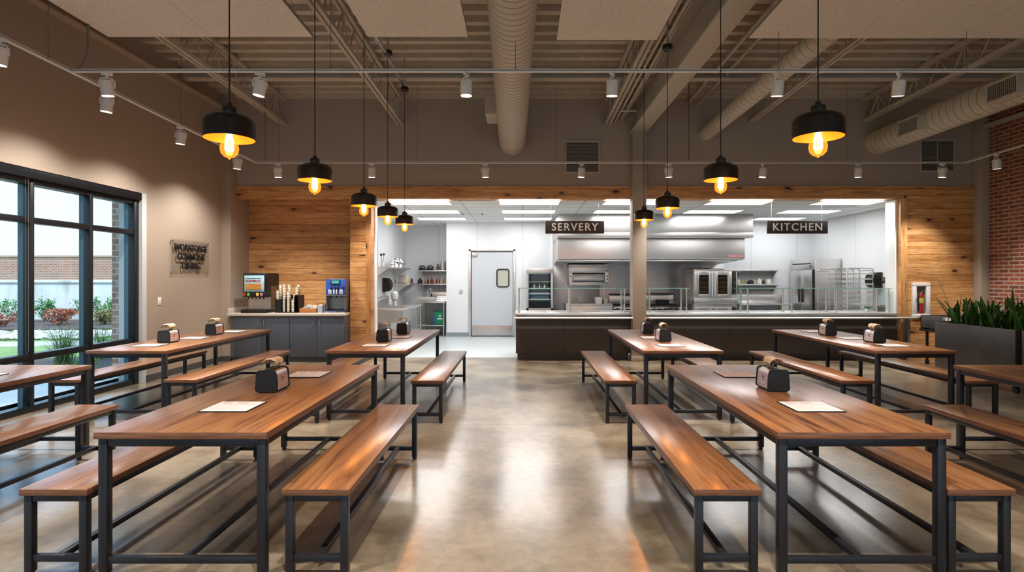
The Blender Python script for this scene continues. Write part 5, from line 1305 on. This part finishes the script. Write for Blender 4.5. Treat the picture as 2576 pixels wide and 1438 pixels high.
def blade(m, base, ang, lean, h, w, curl):
    n = 9; dx, dy = cos(ang), sin(ang); px, py = -dy, dx
    L = []; R = []; C = []; E0 = []; E1 = []
    for i in range(n+1):
        s_ = i/n; out = lean*(s_**1.5)*h + .0; z = base[2] + h*(s_ - .18*lean*s_*s_)
        cx, cy = base[0]+dx*out, base[1]+dy*out
        a = curl*s_; qx, qy = px*cos(a)-dx*sin(a)*.6, py*cos(a)-dy*sin(a)*.6
        ww = w*(.55+.9*s_)*(1-s_**2.6)+.0015
        L.append(m.bm.verts.new((cx-qx*ww, cy-qy*ww, z))); R.append(m.bm.verts.new((cx+qx*ww, cy+qy*ww, z)))
        C.append(m.bm.verts.new((cx+dx*ww*.35, cy+dy*ww*.35, z-.002)))
        we = ww+.0035; E0.append(m.bm.verts.new((cx-qx*we, cy-qy*we, z))); E1.append(m.bm.verts.new((cx+qx*we, cy+qy*we, z)))
    for i in range(n):
        for A, B, k in ((L, C, 0), (C, R, 0), (E0, L, 1), (R, E1, 1)):
            f = m.bm.faces.new((A[i], B[i], B[i+1], A[i+1])); f.material_index = k
random.seed(21)
clumps = []
y = 7.82
spots = []
while y < 9.15: spots.append((6.74+random.uniform(0,.12), y)); spots.append((7.02+random.uniform(-.05,.08), y+.12)); y += .235
names_p = ['nearest', 'second', 'third', 'fourth', 'fifth', 'sixth', 'farthest']
for i, (x, y) in enumerate(spots):
    m = MB()
    for k in range(9):
        a = random.uniform(0, 2*pi); ln = random.uniform(.05, .75) if k else .1; h = random.uniform(.26, .50)*(1.15 if k == 0 else 1)
        if abs(y-7.9) < .2: h *= 1.15
        blade(m, (random.uniform(-.05,.05), random.uniform(-.05,.05), 0), a, ln, h, random.uniform(.024,.036), random.uniform(-.9,.9))
    if i == len(spots)-2:
        blade(m, (0, 0, 0), radians(165), .55, .52, .022, .3); blade(m, (0,.02,0), radians(140), .28, .80, .02, .5)
    me = m.mesh('snake_plant', [lm1, lme], ang=60)
    row = 'front' if i % 2 == 0 else 'rear'; kk = i//2
    o = link('snake_plant', me, None, (x, y, .815)); tag(o, 'snake plant clump, %s row of the large planter, %s from the camera' % (row, names_p[min(kk, 6)]), 'plant', 'snake plants')
for i, (x, y) in enumerate(((6.8, 7.4), (7.05, 7.2), (6.8, 6.95))):
    m = MB()
    for k in range(8): blade(m, (random.uniform(-.05,.05), random.uniform(-.05,.05), 0), random.uniform(0, 2*pi), random.uniform(.1,.5), random.uniform(.25,.42), .022, random.uniform(-.8,.8))
    tag(link('snake_plant', m.mesh('snake_plant', [lm1, lme], ang=60), None, (x, y, .815)), 'snake plant clump in the cut off planter, %s' % ('farthest', 'middle', 'nearest')[i], 'plant', 'snake plants')
# steel cart behind the planter
t = thing('steel_cart', 'low dark steel cart with tray box against the pine wall', 'cart', (7.26, 9.42, 0))
m = MB(); m.box(0, 1.0, 0, .02, .64, .885, .003); m.box(0, .02, 0, 1.1, .64, .885, .003); m.box(.98, 1.0, 0, 1.1, .64, .885, .003); m.box(0, 1.0, 1.08, 1.1, .64, .885, .003); m.box(0, 1, 0, 1.1, .64, .66); part('tray_box', m, pm, t)
m = MB(); m.box(-.015, 1.015, -.015, 1.115, .60, .64, .004); part('frame', m, M['iron'], t)
for x in (.03, .94):
    for y in (.03, .98):
        m = MB(); m.box(x, x+.035, y, y+.035, .09, .60, .002); part('leg', m, M['iron'], t)
        m = MB(); m.cyl((x+.005, y+.017, .045), (x+.03, y+.017, .045), .045, seg=14); part('caster', m, M['black'], t)
lobj('glass_bowl', [(0,0),(.04,0),(.075,.05),(.07,.10),(.066,.10),(.07,.05),(.038,.006),(0,.006)], M['chrome'], (6.72, 9.09, .835), 'small shiny glass bowl at the far corner of the planter', 'bowl')

# ================================================================== OUTSIDE
m = MB(); m.box(-60, XL-.36, -30, 45, -.25, -.03); m.box(XL-.36, 40, -30, YN-.26, -.25, -.03); struct('ground', m, plain('lawn', srgb(128,150,84), .95, bump=.6, bscale=40, var=.22, vscale=5))
def strip(name, pts, z, mat, lab, cat, kind='stuff', th=.03):
    m = MB(); m.prism(pts, z-th, z, 'z'); o = link(name, m.mesh(name, mat, False)); 
    if kind == 'stuff': tag(o, lab, cat, None, 'stuff')
    else: o['kind'] = 'structure'
    return o
mulch = plain('bark_mulch', srgb(92,74,66), .95, bump=1, bscale=28, var=.55, vscale=26)
strip('mulch_bed', [(-7.25, 2), (-7.25, 9.6), (XL-.8, 9.7), (XL-.8, 11.4), (-8.0, 11.9), (-9.6, 11.0), (-10.4, 9), (-10.6, 2)], .0, mulch, 'dark bark mulch just outside the window', 'mulch')
strip('apron', [(-7.25, -12), (-7.25, 9.6), (XL-.36, 9.6), (XL-.36, -12)], .0, plain('apron_concrete', srgb(200,200,196), .85, var=.06, vscale=2), '', '', 'structure')
strip('apron', [(-7.25, -30), (-7.25, -12), (40, YN-.3), (40, -30)], -.01, bpy.data.materials['apron_concrete'], '', '', 'structure')  # unseen paving behind the camera, added to stop green bounce off the lawn
strip('apron', [(XL-.36, -12), (XL-.36, YN-.3), (40, YN-.3), (40, -12)], -.005, bpy.data.materials['apron_concrete'], '', '', 'structure')  # more added paving, pale so bounce through the rear stays neutral
strip('footpath', [(-30, 11.4), (-12, 13.2), (-6.0, 14.6), (-6.0, 15.4), (-12, 14.2), (-30, 13.0)], -.005, plain('path_concrete', srgb(196,190,184), .9, var=.08, vscale=2), '', '', 'structure')
strip('mulch_bed', [(-36, 16.4), (-14.5, 17.4), (-9.5, 18.3), (-5.7, 19.6), (-5.7, 21.5), (-36, 21.5)], .02, mulch, 'dark bark mulch along the retaining wall', 'mulch', th=.06)
YR = 21.6
m = MB(); m.box(-40, -5.7, YR, YR+.3, -.2, 1.38); m.box(-40, -5.7, YR-.05, YR+.35, 1.38, 1.50, .02)
cw = N('weathered_concrete'); v = cw.coord((1, 1, .25)); f = cw.noise(v, 1.3, 6, .65, .4); cw.set(cw.ramp(f, [(.36, srgb(176,176,170)), (.5, srgb(220,220,216)), (.7, srgb(232,232,230))]), .9)
tag(struct('retaining_wall', m, cw.m), 'long pale concrete retaining wall outside', 'wall')
m = MB(); m.box(-60, -6.5, 27, 36, -.2, 2.55); m.box(-60, -6.4, 26.95, 36.05, 2.55, 2.62); 
o = link('brick_building', m.mesh('brick_building', bricks('far_brick', 'xz', srgb(190,138,120), srgb(170,118,102), srgb(204,184,172), .22, .08, .012))); tag(o, 'low brick building beyond the retaining wall', 'building')
m = MB(); m.box(-6.52, -6.08, 9.15, 9.6, -.05, 3.6); o = link('brick_pier', m.mesh('brick_pier', bricks('pier_brick', 'xz', srgb(190,150,126), srgb(168,126,106), srgb(206,196,184), .23, .095, .012))); tag(o, 'tan brick pier right outside the window', 'pier')
# river rock
random.seed(12)
m = MB(); t0 = bmesh.new(); bmesh.ops.create_icosphere(t0, subdivisions=1, radius=1); rock = bpy.data.meshes.new('rk'); t0.to_mesh(rock); t0.free()
bm = m.bm
for i in range(2600):
    y = random.uniform(14.3, 17.2); x = random.uniform(-19, -9.4 - (17.2-y)*.2)
    if x > -11.2+(y-15)*.6: continue
    if y < 14.3 + (x+19)*.06 or y > 16.8+(x+14)*.08: continue
    r = random.uniform(.035, .08); n0 = len(bm.verts); bm.from_mesh(rock); bm.verts.ensure_lookup_table(); sx, sy, sz = r*random.uniform(.8,1.4), r*random.uniform(.8,1.3), r*.6
    for v_ in bm.verts[n0:]: v_.co = (v_.co.x*sx+x, v_.co.y*sy+y, v_.co.z*sz+.02)
rk = N('river_rock'); f = rk.noise(rk.coord(), 6, 2); rk.set(rk.ramp(f, [(.35, srgb(150,140,130)), (.5, srgb(196,190,180)), (.65, srgb(222,218,210))]), .8)
tag(link('river_rocks', m.mesh('river_rocks', rk.m, ang=60)), 'bed of pale river rocks outside beside the path', 'rocks', None, 'stuff')
def leafy(name, lab, cat, loc, w, h, n, ls, mat, stem=True, up=.35, group=None, seed=1, low=.15):
    random.seed(seed); t = thing(name, lab, cat, loc, 0, group); m = MB(); tips = []
    for k in range(11):
        a = random.uniform(0, 2*pi); r = random.uniform(.15, .5)*w; z = random.uniform(.5, .95)*h; tips.append((r*cos(a), r*sin(a), z))
        if stem: m.tube([(0,0,0), (r*cos(a)*.4, r*sin(a)*.4, z*.45), tips[-1]], [.012, .008, .004], 5)
    if stem: part('stems', m, plain('twig', srgb(110,96,78), .9) if 'twig' not in bpy.data.materials else bpy.data.materials['twig'], t)
    m = MB()
    for i in range(n):
        tx, ty, tz = random.choice(tips); s_ = random.uniform(.25, 1) if random.random() < .5 else 1
        p = Vector((tx*s_, ty*s_, max(low*h, tz*s_))) + Vector((random.gauss(0,1)*w*.09, random.gauss(0,1)*w*.09, random.gauss(0,1)*h*.07))
        d1 = Vector((random.gauss(0,1), random.gauss(0,1), random.gauss(0,1)+up)).normalized(); d2 = d1.cross(Vector((random.gauss(0,1), random.gauss(0,1), random.gauss(0,1)))).normalized()
        a = ls*random.uniform(.7, 1.3)
        m.bm.faces.new([m.bm.verts.new(q) for q in (p, p+d1*a*.5+d2*a*.25, p+d1*a, p+d1*a*.5-d2*a*.25)])
    part('foliage', m, mat, t, smooth=False); return t
gm = plain('shrub_green', srgb(84,138,72), .6, var=.3, vscale=8); rm = plain('shrub_rust', srgb(172,104,82), .7, var=.25, vscale=8); om = plain('shrub_olive', srgb(130,124,76), .7, var=.35, vscale=6); bm2 = plain('shrub_bright', srgb(110,160,60), .6, var=.25, vscale=8)
def ex(px, Y): return PX(px, Y)
YS = 20.4
for i, (px, hh, lab) in enumerate(((35, .75, 'green shrub before the retaining wall, farthest left'), (112, .8, 'green shrub before the retaining wall, second from left'), (222, .8, 'green shrub before the retaining wall, third from left'), (293, .8, 'green shrub before the retaining wall, beside the brick pier'))):
    leafy('green_shrub', lab, 'shrub', (ex(px, YS), YS, .02), .8, hh, 620, .085, gm, seed=i+3, group='green shrubs', low=.3)
leafy('rust_shrub', 'rust coloured low shrub in the far mulch bed', 'shrub', (ex(150, 18.9), 18.9, .02), 1.0, .50, 900, .09, rm, seed=40)
leafy('rust_shrub', 'rust coloured low shrub at the far left outside', 'shrub', (ex(-4, 18.3), 18.3, .02), .8, .4, 600, .09, rm, seed=41)
leafy('olive_shrub', 'olive low shrub in the far mulch bed near the pier', 'shrub', (ex(262, 19.2), 19.2, .02), .9, .52, 800, .09, om, seed=42)
leafy('bright_shrub', 'bright green small shrub beside the brick pier', 'shrub', (ex(292, 11.8), 11.8, 0), .45, .35, 420, .06, bm2, seed=44)
leafy('green_shrub', 'small low shrub close outside the window', 'shrub', (-7.35, 9.6, 0), .4, .2, 260, .05, bm2, seed=45)
leafy('young_tree', 'thin young tree partly behind the brick pier', 'tree', (ex(306, 22.5), 24.5, 0), 1.2, 2.9, 420, .12, gm, seed=46, low=.45)
def tuft(lab, loc, n, h, seed):
    random.seed(seed); m = MB()
    for i in range(n):
        a = random.uniform(0, 2*pi); ln = random.uniform(.1, .9); hh = h*random.uniform(.6, 1.1); dx, dy = cos(a), sin(a); pts = []
        bx, by = random.gauss(0,.05), random.gauss(0,.05); wv = .007; prev = None
        for k in range(6):
            s_ = k/5; o_ = ln*hh*s_**1.7; z = hh*(s_-.28*ln*s_**2.4); c = Vector((bx+dx*o_, by+dy*o_, z)); ww = wv*(1-s_*.85); a_ = m.bm.verts.new(c+Vector((-dy,dx,0))*ww); b_ = m.bm.verts.new(c-Vector((-dy,dx,0))*ww)
            if prev: m.bm.faces.new((prev[0], prev[1], b_, a_))
            prev = (a_, b_)
    o = link('ornamental_grass', m.mesh('ornamental_grass', plain('grass_blade', srgb(112,150,88), .6, var=.25, vscale=5) if 'grass_blade' not in bpy.data.materials else bpy.data.materials['grass_blade']), None, loc); tag(o, lab, 'grass plant', 'ornamental grasses')
tuft('large ornamental grass tuft outside the middle pane', (ex(158, 10.1), 10.1, 0), 200, .85, 51); tuft('ornamental grass tuft outside the pane near the pier', (ex(252, 11.2), 11.2, 0), 130, .75, 52)

# ================================================================== WORLD, SUN, CAMERA
w = bpy.data.worlds.new('overcast_sky'); sc.world = w; w.use_nodes = True; nt = w.node_tree; bg = nt.nodes['Background']
tc = nt.nodes.new('ShaderNodeTexCoord'); sp = nt.nodes.new('ShaderNodeSeparateXYZ'); nt.links.new(tc.outputs['Generated'], sp.inputs[0])
rp = nt.nodes.new('ShaderNodeValToRGB'); nt.links.new(sp.outputs[2], rp.inputs[0]); rp.color_ramp.elements[0].color = (.56,.61,.635,1); rp.color_ramp.elements[0].position = .13; rp.color_ramp.elements[1].color = (.40,.82,1.3,1); rp.color_ramp.elements[1].position = .36
nt.links.new(rp.outputs[0], bg.inputs[0]); bg.inputs[1].default_value = 1.5
L = bpy.data.lights.new('sun', 'SUN'); L.energy = 3.2; L.angle = radians(12); L.color = (1,.96,.9); so = bpy.data.objects.new('sun', L); COL.objects.link(so)
so.rotation_euler = Vector((.45, -.55, 1.0)).to_track_quat('Z', 'Y').to_euler()
cam = bpy.data.cameras.new('camera'); co = bpy.data.objects.new('camera', cam); COL.objects.link(co); sc.camera = co
co.location = (0, 0, H); co.rotation_euler = (pi/2, 0, 0)
cam.sensor_fit = 'HORIZONTAL'; cam.sensor_width = 36; cam.lens = 36*F/2576; cam.shift_x = -(CX-1288)/2576; cam.shift_y = -(719-CY)/2576; cam.clip_start = .05; cam.clip_end = 200
sc.view_settings.view_transform = 'Standard'; sc.view_settings.look = 'None'; sc.view_settings.gamma = 1; sc.view_settings.exposure = .5; sc.view_settings.use_curve_mapping = False
cy = sc.cycles; cy.use_denoising = True; cy.max_bounces = 10; cy.diffuse_bounces = 6; cy.glossy_bounces = 4; cy.transparent_max_bounces = 16; cy.sample_clamp_indirect = 6; cy.caustics_reflective = False; cy.caustics_refractive = False
try: cy.denoiser = 'OPENIMAGEDENOISE'
except Exception: pass
